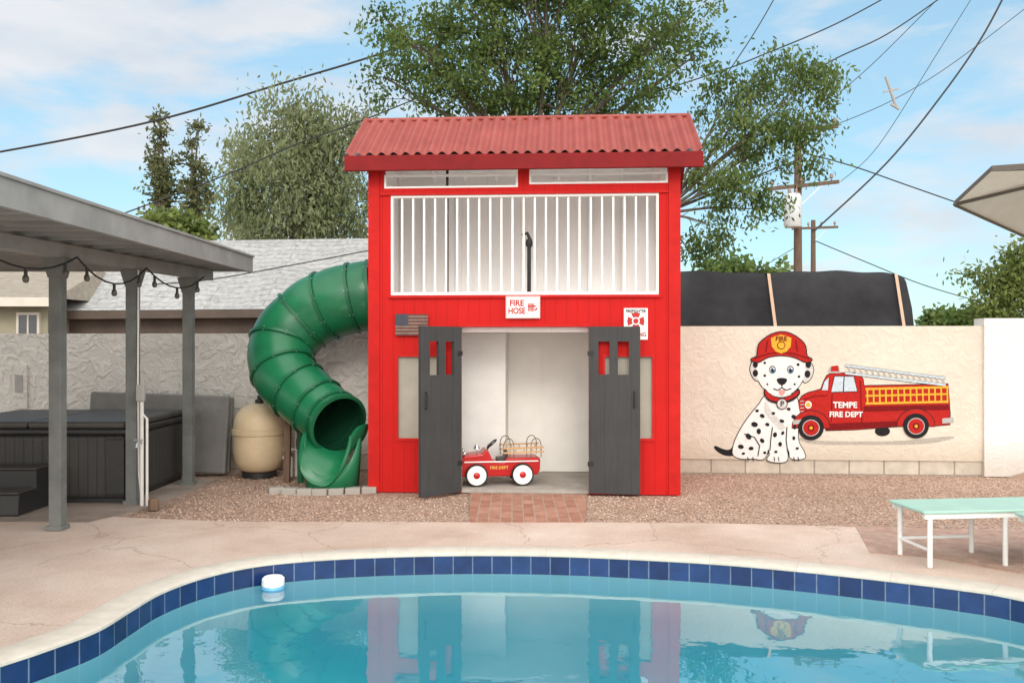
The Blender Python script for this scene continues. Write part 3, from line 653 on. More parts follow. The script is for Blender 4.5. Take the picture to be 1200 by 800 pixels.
sg=MB().box(h[0],h[1],-.012,-.004,h[2],h[3]).build('parking_sign',m_white,ph,bevel=.003,label='white firefighter parking sign with red cross emblem')
text('FIREFIGHTER',.045,m_black,'lettering',sg,cxs,h[3]-.033,-.0155,.0012,.82); text('PARKING',.062,m_pcred,'lettering',sg,cxs,h[2]+.055,-.0155,.0015,.84); text('ONLY',.034,m_black,'lettering',sg,cxs,h[2]+.02,-.0155,.001)
b=MB(); 
for q in range(4):
    a=q*PI/2; c_,s2=math.cos(a),math.sin(a)
    pts=[(.018,-.018),(.08,-.048),(.09,0),(.08,.048),(.018,.018)]
    b.prism([(cxs+x*c_-y*s2,zc+.03+x*s2+y*c_) for x,y in pts],-.0155-.0002*q,-.0125)
b.build('cross_emblem',m_pcred,sg)
b=MB(); b.cur=0; b.prism([(cxs+.040*math.cos(t),zc+.03+.040*math.sin(t)) for t in [2*PI*k/18 for k in range(18)]],-.018,-.0125); b.cur=1; b.prism([(cxs+.028*math.cos(t),zc+.03+.028*math.sin(t)) for t in [2*PI*k/14 for k in range(14)]],-.020,-.0125); b.build('emblem_disc',[m_white,m_pcred],sg)
h=hr(464,368,502,393)
m_flr=M('faded_red_wood',(.14,.040,.035),.7,.25,12); m_flw=M('faded_cream_wood',(.22,.17,.13),.7,.25,12); m_flb=M('faded_navy_wood',(.030,.035,.06),.7,.2,12)
b=MB(); hh=(h[3]-h[2])/13
for k in range(13): b.cur=k%2; b.box(h[0],h[1],-.035,-.016,h[3]-(k+1)*hh,h[3]-k*hh-.002)
b.cur=2; b.box(h[0]-.001,h[0]+.40*(h[1]-h[0]),-.038,-.0355,h[3]-7*hh,h[3]+.001)
b.cur=1
for r0 in range(5):
    for q in range(6):
        x=h[0]+.015+q*.022; z=h[3]-.015-r0*.022; b.box(x,x+.007,-.040,-.0382,z-.007,z)
b.build('flag_plaque',[m_flr,m_flw,m_flb],ph,label='weathered wooden flag plaque with stars and stripes')

# ------------------------------------------------------------------ green tube slide
sl=thing('tube_slide','green plastic spiral tube slide on the playhouse left side','slide',(-2.1,9.5,0))
ctl=[P(437,346,10.0),P(406,351,10.0),P(367,366,10.04),P(333,399,9.96),P(333,437,9.76),P(360,466,9.56),P(386,488,9.38),P(396,496,9.26)]
path=catmull(ctl,12); R0,R1=.405,.320
nseg=9; L_=len(path)-1; idx=[round(i*L_/nseg) for i in range(nseg+1)]
def rad(i): t=i/L_; return R0+(R1-R0)*min(1,max(0,(t-.25)/.6))
for i in range(nseg):
    seg=path[idx[i]:idx[i+1]+1]; m_=len(seg)
    b=MB(); rr=[rad(idx[i]+k)*(.985+.03*math.sin(PI*k/(m_-1))) for k in range(m_)]; b.tube(seg,rr,40,cap=False)
    d=(seg[1]-seg[0]).normalized()
    o=b.build('tube_segment',m_green,sl,world=True,smooth=True,recalc=False)
    b=MB(); b.tube(seg,[q-.014 for q in rr],36,cap=False); b.build('inner_shade_skin',m_greenshade,o,world=True,smooth=True,recalc=False)  # inside of the tube, its shade put into the dark colour
    b=MB(); b.tube([seg[0]-d*.020,seg[0]-d*.017,seg[0]+d*.017,seg[0]+d*.020],[rr[0]-.003,rr[0]+.027,rr[0]+.027,rr[0]-.003],40,cap=False); b.build('flange',m_greendk,o,world=True,smooth=True,recalc=False)
    x=d.cross(Vector((0,0,1))).normalized(); y=x.cross(d)
    for k in range(9):
        a=2*PI*k/9+.2; c=seg[0]+(x*math.cos(a)+y*math.sin(a))*(rr[0]+.018)
        MB().tube([c-d*.026,c+d*.026],.005,6).build('bolt',m_steel,o,world=True)
e=path[-1]; d=(path[-1]-path[-2]).normalized(); rr=R1
b=MB(); b.tube([e-d*.02,e-d*.015,e+d*.02,e+d*.025],[rr-.016,rr+.022,rr+.022,rr-.016],40,cap=False); b.build('exit_rim',m_greendk,sl,world=True,smooth=True,recalc=False)
cp=[e+Vector((0,.0,0)),e+Vector((-.02,-.08,-.06)),e+Vector((-.045,-.15,-.13)),e+Vector((-.065,-.20,-.22)),e+Vector((-.08,-.24,-.32)),e+Vector((-.085,-.26,-.38))]
rads=[rr,rr*.97,rr*.93,rr*.89,rr*.86,rr*.84]; nn=23
vs=[];fs=[]
for j,(p,r0) in enumerate(zip(cp,rads)):
    for k in range(nn):
        a=-PI*k/(nn-1); lift=.055*j*max(0,math.cos(a))**2
        vs.append(Vector((p.x+r0*math.cos(a),p.y-.04*abs(math.sin(a)),max(.03,p.z+r0*.95*math.sin(a)+lift))))
for j in range(len(cp)-1):
    for k in range(nn-1): fs.append((j*nn+k,j*nn+k+1,(j+1)*nn+k+1,(j+1)*nn+k))
o=MB().add(vs,fs).build('exit_chute',m_green,sl,world=True,smooth=True,recalc=False,sharp=80); so=o.modifiers.new('shell','SOLIDIFY'); so.thickness=.035; so.offset=0; bv=o.modifiers.new('bevel','BEVEL'); bv.width=.012; bv.segments=2
p,r0=cp[1],rads[1]; ring=[]
for k in range(nn):
    a=-PI*k/(nn-1); fr_=abs(math.sin(a))**.6
    q=Vector((p.x-.05*fr_+r0*math.cos(a)*.97,p.y-.01-.20*fr_,0)); zt=p.z-.16*fr_+r0*math.sin(a)
    ring.append((q,max(.06,zt)))
vs=[Vector((q.x,q.y,z)) for q,z in ring]+[Vector((p.x-.05+(q.x-p.x+.05)*.88,q.y+.015,0)) for q,z in ring]; fs=[(k,k+1,nn+k+1,nn+k) for k in range(nn-1)]
o=MB().add(vs,fs).build('exit_foot',m_green,sl,world=True,smooth=True,recalc=False,sharp=80); so=o.modifiers.new('shell','SOLIDIFY'); so.thickness=.02
q=P(352,448,9.7); MB().tube([q,Vector((q.x,9.7,0))],.035,12).build('support_post',m_greendk,sl,world=True)
proto=None
for k in range(7):
    t=k/6; x=-2.50+t*.98; y=8.96+.13*(1-math.sin(PI*min(1,t*.9+.1)))
    if proto is None: proto=MB().box(-.078,.078,-.06,.06,0,.07).build('edging_block',m_conc,bevel=.008)
    o=proto if k==0 else proto.copy()
    if k: COL.objects.link(o)
    o.location=(x,y,-.012); o.rotation_euler=(0,0,R(random.uniform(-6,6)+ (20 if k==0 else 0)))
    tag(o,'grey concrete edging block at the foot of the green slide','block','edging blocks around the slide foot')

# ------------------------------------------------------------------ filter tank, post, pipes
d=10.15; c=Vector(((304-600)/F*d,d,0))
ft=thing('filter_tank','beige rounded pool filter tank beside the slide','tank',c)
MB().lathe([(.0,.0),(.20,.0),(.20,.06),(.17,.08),(.0,.08)],28).build('tank_base',m_blackpl,ft,smooth=True)
MB().lathe([(.0,.05),(.16,.055),(.235,.10),(.285,.19),(.30,.30),(.302,.48),(.30,.50)],32).build('tank_body',m_tank,ft,smooth=True)
MB().lathe([(.30,.57),(.295,.64),(.27,.73),(.21,.81),(.11,.86),(.0,.872)],32).build('tank_lid',m_tank,ft,smooth=True)
MB().lathe([(.30,.50),(.316,.505),(.316,.565),(.30,.57)],32).build('clamp_band',m_tank,ft,smooth=True)
b=MB().lathe([(.0,.865),(.05,.865),(.05,.91),(.025,.92),(.025,.96),(0,.96)],16); b.tube([(0,0,.91),(.09,-.02,.91)],.016,8); b.build('valve',m_blackpl,ft,smooth=True)
MB().lathe([(0,0),(.035,0),(.035,.02),(0,.02)],16,(.1,-.05,.91),'Y').build('pressure_gauge',m_steel,ft)
for pts in ([(.28,-.02,.32),(.45,-.02,.32),(.45,-.02,.0)],[(.28,-.02,.22),(.38,-.02,.22),(.38,-.02,.0)],[(.45,-.02,.32),(.45,-.02,.62),(.55,.1,.62)]): MB().tube(pts,.026,10).build('pipe',m_pvc,ft,smooth=True)
d=9.75; c=Vector(((336-600)/F*d,d,0)); b=MB().bar((0,0,-.01),(.02,0,.92),.07,.07); o=b.build('wooden_post',m_brownwood,loc=c,bevel=.006); tag(o,'short weathered brown wooden post leaning by the filter tank','post')
d=9.95; c=Vector(((352-600)/F*d,d,0)); b=MB(); b.tube([(0,0,0),(0,0,.55),(.0,.03,.62),(.08,.05,.62)],.022,10); b.lathe([(.0,.34),(.05,.35),(.055,.42),(.05,.47),(.0,.48)],12); o=b.build('valve_pipe',m_brownwood,loc=c,smooth=True); tag(o,'brown valve pipe rising behind the green slide','pipe')

# ------------------------------------------------------------------ pedal car
pc=thing('pedal_car','small red fire engine pedal car parked in the doorway','toy car',(-.14,9.42,.036),R(8))
prof_=[(-.43,.10),(-.445,.18),(-.435,.29),(-.40,.325),(-.31,.335),(-.20,.345),(-.17,.385),(-.14,.385),(-.11,.32),(-.08,.25),(.04,.25),(.06,.30),(.42,.30),(.435,.28),(.43,.16),(.40,.11),(.2,.10),(-.25,.10)]
MB().prism(prof_,-.15,.15).build('body',m_pcred,pc,bevel=.022,seg=3,smooth=True)
for y0,y1 in ((-.158,-.1505),(.1505,.158)): MB().prism([(-.40,.255),(.41,.255),(.41,.268),(-.40,.268)],y0,y1).build('trim_stripe',m_bluewhite,pc)
b=MB()
for k in range(5): b.box(-.452,-.440,-.09+k*.04,-.072+k*.04,.17,.29)
b.box(-.4395,-.436,-.1,.1,.165,.295); b.build('grille',m_chrome,pc)
for y in (-.10,.10): MB().lathe([(0,-.05),(.02,-.045),(.036,-.01),(.036,0),(0,.004)],14,(-.39,y,.345),'X').build('headlight',m_chrome,pc,smooth=True)
MB().box(-.47,-.445,-.17,.17,.115,.145).build('bumper',m_chrome,pc,bevel=.006)
for x in (-.27,.23):
    for y in (-.185,.185):
        w=MB().lathe([(.095,-.02),(.116,-.022),(.122,-.012),(.122,.012),(.116,.022),(.095,.02)],26,(x,y,.122),'Y').build('wheel',m_rubber,pc,smooth=True)
        MB().lathe([(0,-.026),(.08,-.026),(.104,-.0235),(.104,.0235),(.08,.026),(0,.026)],24,(x,y,.122),'Y').build('rim',m_white,w,smooth=True)
        MB().lathe([(0,-.038),(.026,-.036),(.036,-.028),(.036,.028),(.026,.036),(0,.038)],16,(x,y,.122),'Y').build('hubcap',m_pcred,w,smooth=True)
b=MB(); ctr=Vector((-.085,0,.44)); tl=Matrix.Rotation(R(-40),3,'Y')
b.tube([ctr+tl@Vector((.065*math.cos(t),.065*math.sin(t),0)) for t in [2*PI*k/20 for k in range(21)]],.008,8,cap=False); b.tube([(-.15,0,.36),ctr],.008,8); b.bar(ctr+tl@Vector((0,-.06,0)),ctr+tl@Vector((0,.06,0)),.012,.006); b.build('steering_wheel',m_black,pc,smooth=True)
b=MB().box(-.03,.06,-.12,.12,.255,.285); b.prism([(.05,.285),(.075,.38),(.09,.38),(.07,.285)],-.12,.12); b.build('seat',m_blackpl,pc,bevel=.006)
b=MB(); b.tube([(-.25,0,.335),(-.25,0,.38)],.006,6); b.lathe([(0,.435),(.018,.43),(.03,.405),(.036,.385),(.0,.385)],14,(-.25,0,0)); b.build('bell',m_chrome,pc,smooth=True)
for y in (-.175,.175):
    b=MB(); b.bar((.02,y,.355),(.47,y,.365),.016,.016); b.bar((.02,y,.405),(.47,y,.415),.016,.016)
    for k in range(5): b.bar((.07+k*.09,y,.362),(.07+k*.09,y,.405),.012,.012,up=(0,1,0))
    b.build('ladder',m_pine,pc)
    for x in (.08,.38):
        b=MB(); b.tube(catmull([(x-.05,y*.88,.30),(x-.05,y*.88,.44),(x-.02,y*.88,.50),(x+.03,y*.88,.50),(x+.06,y*.88,.44),(x+.06,y*.88,.30)],4),.005,6); b.build('hoop',m_brownwood,pc,smooth=True)
text('FIRE DEPT',.045,m_gold,'lettering',pc,-.02,.195,-.1535,.0006)
for x in (-.27,.23): MB().tube([(x,-.17,.122),(x,.17,.122)],.01,8).build('axle',m_steel,pc)

# ------------------------------------------------------------------ patio cover
pt=thing('patio_cover','grey flat roofed patio cover on three posts','patio cover',(-3.7,8.3,0))
XE=-3.05
b=MB(); b.box(-8.5,XE-.06,2.0,10.02,2.47,2.53); b.build('roof_panel',m_patiodark,pt,world=True)
b=MB(); b.prismz([(XE-.06,2.0),(XE,2.0),(XE,10.05),(XE-.06,10.05)],2.42,2.585); b.box(XE-.055,XE+.018,2.0,10.06,2.585,2.61); b.box(XE-.03,XE+.012,2.0,10.055,2.405,2.42); b.build('fascia',m_patiogrey,pt,world=True,bevel=.004)
MB().box(-8.5,XE-.061,10.02,10.05,2.42,2.585).build('end_fascia',m_patiogrey,pt,world=True)
for k in range(26): y=2.2+k*.305; MB().box(-8.4,XE-.062,y,y+.03,2.44,2.469).build('roof_rib',m_patiogrey,pt,world=True)
posts=[(-3.87,7.27),(-3.74,8.42),(-3.60,9.50)]
b=MB(); b.bar((-4.45,2.2,2.37),(-3.55,9.98,2.37),.12,.12); b.build('beam',m_patiogrey,pt,world=True,bevel=.004)
for x,y in posts:
    b=MB().box(x-.052,x+.052,y-.052,y+.052,0,2.31); p_=b.build('post',m_post,pt,world=True,bevel=.006)
    MB().box(x-.07,x+.07,y-.07,y+.07,0.006,.04).build('post_base',m_post,p_,world=True)
    b=MB(); v=[(x-.054,2.14),(x-.105,2.309),(x+.105,2.309),(x+.054,2.14)]; b.prism(v,y-.062,y+.062); b.build('post_bracket',m_post,p_,world=True)
sl2=thing('string_lights','black string of small bulbs hung along the patio beam','string lights',(-3.8,7,2.3))
b=MB(); anchors=[(-4.14,4.6,2.34),(-3.98,6.0,2.34),(-3.84,7.3,2.32),(-3.70,8.36,2.32),(-3.55,9.5,2.32)]; cab=[]
for i in range(4):
    a=Vector(anchors[i])+Vector((.12,0,0)); c=Vector(anchors[i+1])+Vector((.12,0,0))
    for k in range(9):
        t=k/8; p=a.lerp(c,t); p.z-=.16*4*t*(1-t)*(1 if i!=2 else 1.2); cab.append(p)
b.tube(cab,.008,6); b.build('cable',m_wire,sl2,world=True)
for i,p in enumerate(cab):
    if i%3!=1: continue
    MB().tube([p,p-Vector((0,0,.05))],.014,8).build('socket',m_blackpl,sl2,world=True)
    bu=MB().lathe([(0.0,-.115),(.018,-.11),(.026,-.09),(.022,-.065),(.012,-.05)],10,p); bu.build('bulb',m_glass,sl2,world=True,smooth=True)

# ------------------------------------------------------------------ hot tub and things round it
ht=thing('hot_tub','dark panelled hot tub with closed charcoal cover','hot tub',(-4.7,9.1,.006))
MB().box(-5.75,-3.80,8.40,9.95,.05,.68).build('cabinet',m_tub,ht,world=True,bevel=.05,seg=4)
MB().box(-5.71,-3.84,8.44,9.91,.006,.05).build('plinth',m_blackpl,ht,world=True)
MB().box(-5.77,-3.78,8.38,9.97,.68,.74).build('rim',m_blackpl,ht,world=True,bevel=.025,seg=3)
MB().box(-5.74,-4.78,8.40,9.95,.74,.81).build('cover',m_tubcov,ht,world=True,bevel=.03,seg=3); MB().box(-4.775,-3.81,8.40,9.95,.74,.81).build('cover',m_tubcov,ht,world=True,bevel=.03,seg=3)
for x in (-5.2,-4.5,-3.9): MB().box(x-.09,x+.09,8.375,8.40,.10,.64).build('corner_panel',m_blackpl,ht,world=True,bevel=.006)
st=thing('spa_step','black plastic two tread step in front of the hot tub','step',(-4.9,8.1,.006))
b=MB()
b.T=Matrix.Translation((-4.95,8.05,.006))@SW
b.prism([(-.28,0),(.26,0),(.26,.38),(.02,.38),(.02,.2),(-.26,.2)],-.32,.45); b.build('step_body',m_blackpl,st,world=True,bevel=.015)
MB().box(-5.27,-4.5,7.77,8.08,.207,.225).build('tread',m_tubcov,st,world=True,bevel=.006); MB().box(-5.27,-4.5,8.06,8.33,.387,.405).build('tread',m_tubcov,st,world=True,bevel=.006)
sc_=thing('spa_cover','large folded grey spa cover standing behind the hot tub','cover',(-3.65,10.2,0))
for q in ((-1.35,.32,0,.09,.03,.96),(-1.33,.33,.10,.19,.03,.95)):
    b=MB(); b.T=Matrix.Translation((-3.74,10.16,.0))@Matrix.Rotation(R(2),4,'Y')@Matrix.Rotation(R(-4),4,'X'); b.box(*q); b.build('panel',m_dgreycov,sc_,world=True,bevel=.03,seg=3)
gp=thing('standpipe','white standpipe with tap and grey box beside the second post','pipe',(-3.60,8.3,0))
MB().tube([(-3.60,8.3,0),(-3.60,8.3,1.12)],.018,10).build('pipe',m_pvc,gp,world=True,smooth=True); MB().tube([(-3.55,8.3,.0),(-3.55,8.3,.85),(-3.60,8.3,.9)],.013,8).build('pipe',m_pvc,gp,world=True,smooth=True)
MB().box(-3.64,-3.56,8.25,8.30,1.02,1.18).build('control_box',m_greycov,gp,world=True,bevel=.01)
b=MB(); b.tube([(-3.60,8.28,.62),(-3.60,8.2,.62),(-3.60,8.18,.58)],.014,8); b.tube([(-3.64,8.22,.65),(-3.56,8.22,.65)],.01,6); b.build('tap',m_steel,gp,world=True)
b=MB().lathe([(0,0),(.05,0),(.05,.09),(.035,.11),(.0,.11)],14); o=b.build('pipe_stub',m_brownwood,loc=tuple(G(180,597)),smooth=True); tag(o,'small brown pipe stub sticking out of the gravel by the slab','pipe')
o=MB()
o.tube([(-3.66,8.36,2.3),(-3.665,8.36,1.2),(-3.65,8.35,.3),(-3.6,8.3,.02)],.009,8); o=o.build('hanging_cable',m_pvc,loc=(-3.66,8.36,0),world=True); tag(o,'thin white cable running down the second patio post','cable')

# ------------------------------------------------------------------ pool floater
fl=thing('pool_floater','small white floating dispenser with blue ring by the tiles','pool floater',(-1.70,6.075,WZ-.005))
MB().lathe([(0,-.05),(.07,-.05),(.082,-.03),(.082,.012),(.074,.022),(.0,.022)],28).build('float_ring',m_lblue,fl,smooth=True)
MB().lathe([(0,.022),(.076,.022),(.080,.032),(.077,.072),(.065,.084),(.0,.088)],28).build('cap',m_white,fl,smooth=True)

# ------------------------------------------------------------------ mint loungers
def lounge(loc,rz,label):
    t=thing('mint_bench',label,'bench',loc,rz,None)
    MB().box(-.02,1.75,-.44,.02,.382,.405).build('top',m_mint,t,bevel=.010,seg=3)
    MB().box(-.0,1.73,-.42,-.395,.345,.381).build('side_rail',m_bluewhite,t); MB().box(0,1.73,-.025,.0,.345,.381).build('side_rail',m_bluewhite,t)
    for x in (.05,.06+.56,1.64):
        for y in (-.40,-.02): MB().tube([(x,y,.0),(x,y,.379)],.018,12).build('leg',m_bluewhite,t,smooth=True)
    MB().tube([(.05,-.40,.12),(.05,-.02,.12)],.012,8).build('stretcher',m_bluewhite,t); MB().tube([(.0501,-.02,.121),(.62,-.02,.121)],.012,8).build('stretcher',m_bluewhite,t)
    return t
lounge((2.86,6.42,.005),R(6),'long mint green low bench with white legs on the brick paving')
lounge((3.53,5.95,.005),R(2),'second mint bench cut by the right edge of the photo')

# ------------------------------------------------------------------ parasol
pr=thing('parasol','tilted beige cantilever parasol with dark edge at the right','parasol',(4.9,4.7,0))
cp=[P(1118,238,5.0),P(1162,197,4.6),P(1330,186,4.1),P(1480,255,4.6),P(1420,350,5.6),P(1300,320,5.7)]
cen=sum(cp,Vector())/6; nrm=(cp[2]-cp[0]).cross(cp[4]-cp[0]).normalized(); nrm=nrm if nrm.z>0 else -nrm
apex=cen+nrm*.42
b=MB()
for i in range(6):
    a,c=cp[i],cp[(i+1)%6]; b.add([a,c,apex],[(0,1,2)])
b.build('canopy',[m_canin],pr,world=True,recalc=False)
b=MB()
for i in range(6): b.add([cp[i]+nrm*.014,cp[(i+1)%6]+nrm*.014,cp[(i+1)%6]-nrm*.02,cp[i]-nrm*.02],[(0,1,2,3)])
b.build('edge_band',m_canout,pr,world=True,recalc=False)
for i in range(6): MB().tube([cp[i]-nrm*.01,apex-nrm*.05],.010,8).build('rib',m_canout,pr,world=True)
b=MB(); b.tube([Vector((4.9,4.7,0)),Vector((4.9,4.7,2.9)),apex+Vector((.05,0,.12)),apex],.035,12); b.build('mast',m_post,pr,world=True,smooth=True)
MB().box(4.5,5.3,4.3,5.1,0,.07).build('base',m_conc,pr,world=True,bevel=.01)

# ------------------------------------------------------------------ beyond the wall: covered trailer
d=12.2; a=P(790,318,d)
tr=thing('covered_trailer','long black tarp covered trailer behind the cream wall','trailer',(4.0,13,0))
nx=44; vs=[];fs=[]
X0,X1=a.x,P(1062,318,d).x; 
def tz(x): 
    return 2.60+.015*math.sin(x*3.1)+.008*math.sin(x*9.7)-(.05*max(0,(x-X1+.35)/.35)**2)
for k in range(nx+1):
    x=X0+(X1-X0)*k/nx; z=tz(x); flare=.10*max(0,(x-X1+.25)/.25)
    yo=.02*math.sin(x*5.3)+.01*math.sin(x*13)
    for (yy,zz,xx) in ((d-.12+yo,0.2,x+flare*1.6),(d-.06+yo*1.5,1.3,x+flare*1.2),(d-.02+yo,z-.45,x+flare*.6),(d+.0,z-.08,x),(d+.08,z,x),(d+1.0,z+.05,x),(d+1.9,z,x),(d+2.0,z-.1,x),(d+2.1,.2,x+flare)): vs.append((xx,yy,zz))
m_=9
for k in range(nx):
    for j in range(m_-1): fs.append((k*m_+j,(k+1)*m_+j,(k+1)*m_+j+1,k*m_+j+1))
fs.append(tuple(range(m_))); fs.append(tuple(nx*m_+j for j in range(m_))[::-1])
MB().add(vs,fs).build('tarp',m_tarp,tr,world=True,smooth=True,sharp=60)
for px in (903,1052):
    b=MB(); x=P(px-3,318,d).x; x2=P(px+4,385,d).x; zt=tz(x)
    b.add([(x-.022,d+1.0,zt+.07),(x+.022,d+1.0,zt+.07),(x+.022,d-.03,zt-.01),(x-.022,d-.03,zt-.01),(x2+.022,d-.20,1.5),(x2-.022,d-.20,1.5)],[(0,1,2,3),(3,2,4,5)]); b.build('strap',m_strap,tr,world=True)
for px in (860,1010):
    x=P(px,400,d).x; MB().lathe([(0,-.1),(.33,-.1),(.33,.1),(0,.1)],20,(x,d+.3,.33),'Y').build('wheel',m_rubber,tr,world=True)

# ------------------------------------------------------------------ neighbour houses
nh=thing('neighbour_house','low house with pale coated roof behind the left wall','house',(-5,19,0))
MB().box(-9.6,-1.6,17.3,22,0,2.12).build('wall',m_brown,nh,world=True)
e0,e1=P(60,364,17),P(560,360,17); r0,r1=P(95,284,20.2),P(600,277,20.2)
b=MB(); nn=30; vs=[];fs=[]
for k in range(nn+1):
    t=k/nn
    for s in range(9):
        q=e0.lerp(e1,t).lerp(r0.lerp(r1,t),s/8); q.z+=.035*math.sin(t*23+s*.9)*math.sin(s/8*PI)+(.03*math.sin(t*41) if 0<s<8 else 0); vs.append(q)
for k in range(nn):
    for s in range(8): fs.append((k*9+s,(k+1)*9+s,(k+1)*9+s+1,k*9+s+1))
b.add(vs,fs); b.add([r0,r1,Vector((e1.x,23.5,e1.z)),Vector((e0.x,23.5,e0.z))],[(0,1,2,3)]); b.add([e0,r0,Vector((e0.x,23.5,e0.z))],[(0,1,2)])
b.build('roof',m_nroof,nh,world=True,smooth=True)
MB().bar(e0-Vector((0,0,.09)),e1-Vector((0,0,.09)),.05,.16).build('fascia',m_brown,nh,world=True)
oh=thing('olive_house','small olive house with shingle roof at the far left','house',(-11,17,0))
MB().box(-15,P(56,400,16.5).x,16.5,21,0,2.35).build('wall',m_olive,oh,world=True)
xe=P(62,345,16).x
b=MB(); b.add([Vector((-15.4,16.1,2.42)),Vector((xe,16.1,2.42)),Vector((xe-.3,18.5,3.15)),Vector((-15.4,18.5,3.3))],[(0,1,2,3)]); b.add([Vector((xe,16.1,2.42)),Vector((xe,21,2.42)),Vector((xe-.3,18.5,3.15))],[(0,1,2)]); b.build('roof',m_shing,oh,world=True)
MB().box(-15.4,xe+.02,16.05,16.1,2.26,2.43).build('fascia',m_trimw,oh,world=True)
q0=P(20,392,16.45); q1=P(47,366,16.45)
w=MB().box(q0.x,q1.x,16.42,16.5,q0.z-.4,q1.z).build('window',m_trimw,oh,world=True); b=MB(); mx=(q0.x+q1.x)/2
b.box(q0.x+.05,mx-.02,16.41,16.42,q0.z-.35,q1.z-.05); b.box(mx+.02,q1.x-.05,16.41,16.42,q0.z-.35,q1.z-.05); b.build('pane',m_window,w,world=True)
MB().box(q0.x-3,q0.x-1.2,16.42,16.5,.2,2.0).build('door',m_trimw,oh,world=True)

# ------------------------------------------------------------------ trees
def leafobj(name,cent,clr,nleaf,size,mat,parent,droop=.3,flat=.8,wid=.34):
    cent=np.array(cent); n=len(cent)*nleaf; c=np.repeat(cent,nleaf,0)
    cr=np.repeat(clr,nleaf)[:,None]
    p=c+rng.normal(0,1,(n,3))*cr*np.array([1,1,flat])
    d=rng.normal(0,1,(n,3)); d[:,2]-=droop*1.6; d/=np.linalg.norm(d,axis=1)[:,None]
    s_=np.cross(d,rng.normal(0,1,(n,3))); s_/=np.linalg.norm(s_,axis=1)[:,None]+1e-6
    L0=(size*rng.uniform(.6,1.3,n))[:,None]; Wd=L0*wid
    if droop>0: p[:,2]-=np.abs(rng.normal(0,.25*droop,n))*cr[:,0]*2
    v=np.stack([p,p+d*L0*.5+s_*Wd,p+d*L0,p+d*L0*.5-s_*Wd],1).reshape(-1,3)
    inv=ROOT[parent.name]; v=v+np.array(inv.translation)
    me=bpy.data.meshes.new(name); me.vertices.add(4*n); me.vertices.foreach_set('co',v.astype(np.float32).ravel()); me.loops.add(4*n); me.loops.foreach_set('vertex_index',np.arange(4*n,dtype=np.int32)); me.polygons.add(n); me.polygons.foreach_set('loop_start',np.arange(0,4*n,4,dtype=np.int32)); me.update(calc_edges=True); me.validate()
    me.materials.append(mat); o=bpy.data.objects.new(name,me); COL.objects.link(o); o.parent=parent; return o
def E(px,py,d,rx,ry,rd=None,w=1.0):
    c=P(px,py,d); return (np.array(c),np.array((rx*d/F,rd or rx*d/F,ry*d/F)),w)
def tree(name,label,base_,fork,ells,nclump,nleaf,size,clr,mat,tr=.16,droop=.3,flat=.8,twig=.5,wid=.34,shell=.35,group=None,cat='tree'):
    t=thing(name,label,cat,base_,0,group); base_=Vector(base_); fork=Vector(fork)
    b=MB(); mid=base_.lerp(fork,.5)+Vector((random.uniform(-.1,.1),random.uniform(-.1,.1),0))
    b.tube(catmull([base_-Vector((0,0,.1)),mid,fork],4),[tr*(1.25-.45*k/8) for k in range(9)],10)
    wts=np.array([e[2]*np.prod(e[1]) for e in ells])**.75; wts/=wts.sum(); cents=[]; rads=[]
    for e,wv in zip(ells,wts):
        c=Vector(e[0]); m=fork.lerp(c,.5)+Vector((random.uniform(-.3,.3),random.uniform(-.3,.3),random.uniform(.0,.3)))*tr*3
        pts=catmull([fork,m,c],4); b.tube(pts,[tr*.5*(1-.8*k/8) for k in range(9)],7,cap=False)
        k=max(3,int(nclump*wv))
        for q in range(k):
            dr=rng.normal(0,1,3); dr/=np.linalg.norm(dr); rr=shell+(1-shell)*rng.random()**.5
            p=e[0]+dr*e[1]*rr; cents.append(p); rads.append(clr*rng.uniform(.6,1.3))
            if rng.random()<twig:
                s0=pts[random.randint(3,8)]; v=Vector(p); mm=s0.lerp(v,.55)+Vector((0,0,.08*(v-s0).length)); b.tube([s0,mm,v],[tr*.11,tr*.07,tr*.03],5,cap=False)
    b.build('trunk',m_bark,t,world=True,smooth=True,recalc=False)
    leafobj('crown',cents,np.array(rads),nleaf,size,mat,t,droop,flat,wid); return t
d=14.5
tree('shade_tree','large dark green leafy tree rising behind the playhouse',(.3,d,0),(.35,d,4.3),
  [E(500,50,d,60,40),E(450,90,d,28,28),E(580,10,d,80,60),E(600,85,d,80,38),E(690,30,d,70,60),E(770,40,d,55,40),E(740,95,d,60,30),E(815,65,d,28,26,None,.7),E(530,105,d,60,24),E(660,122,d,100,18),E(640,-60,d,130,50),E(450,20,d,26,24,None,.7),E(815,10,d,26,20,None,.6)],400,86,.10,.18,l_main,.13,.6,.7,wid=.23)
d=13.2
tree('slender_tree','airy lighter green tree leaning out right of the playhouse roof',(2.15,d+.3,0),(2.35,d+.2,3.6),
  [E(850,120,d,34,34),E(905,85,d,40,24),E(952,95,d,34,28),E(880,155,d,45,26),E(938,142,d,38,22),E(940,185,d,26,20,None,.7),E(825,185,d,26,34),E(860,215,d,40,24),E(832,265,d,26,34),E(890,245,d,26,18,None,.7),E(813,300,d,18,12)],175,62,.092,.135,l_side,.06,.9,.75,twig=.6,wid=.2)
d=24
tree('willow_tree','grey green drooping tree behind the pale roof',(P(350,400,d).x,d,0),(P(350,400,d).x,d,4.6),
  [E(345,145,d,50,34),E(300,185,d,34,40),E(390,175,d,44,44),E(340,215,d,66,46),E(288,245,d,32,34),E(410,235,d,40,46),E(345,262,d,78,22),E(420,140,d,22,20)],290,76,.19,.27,l_willow,.2,1.0,1.3,.25,.16)
d=42
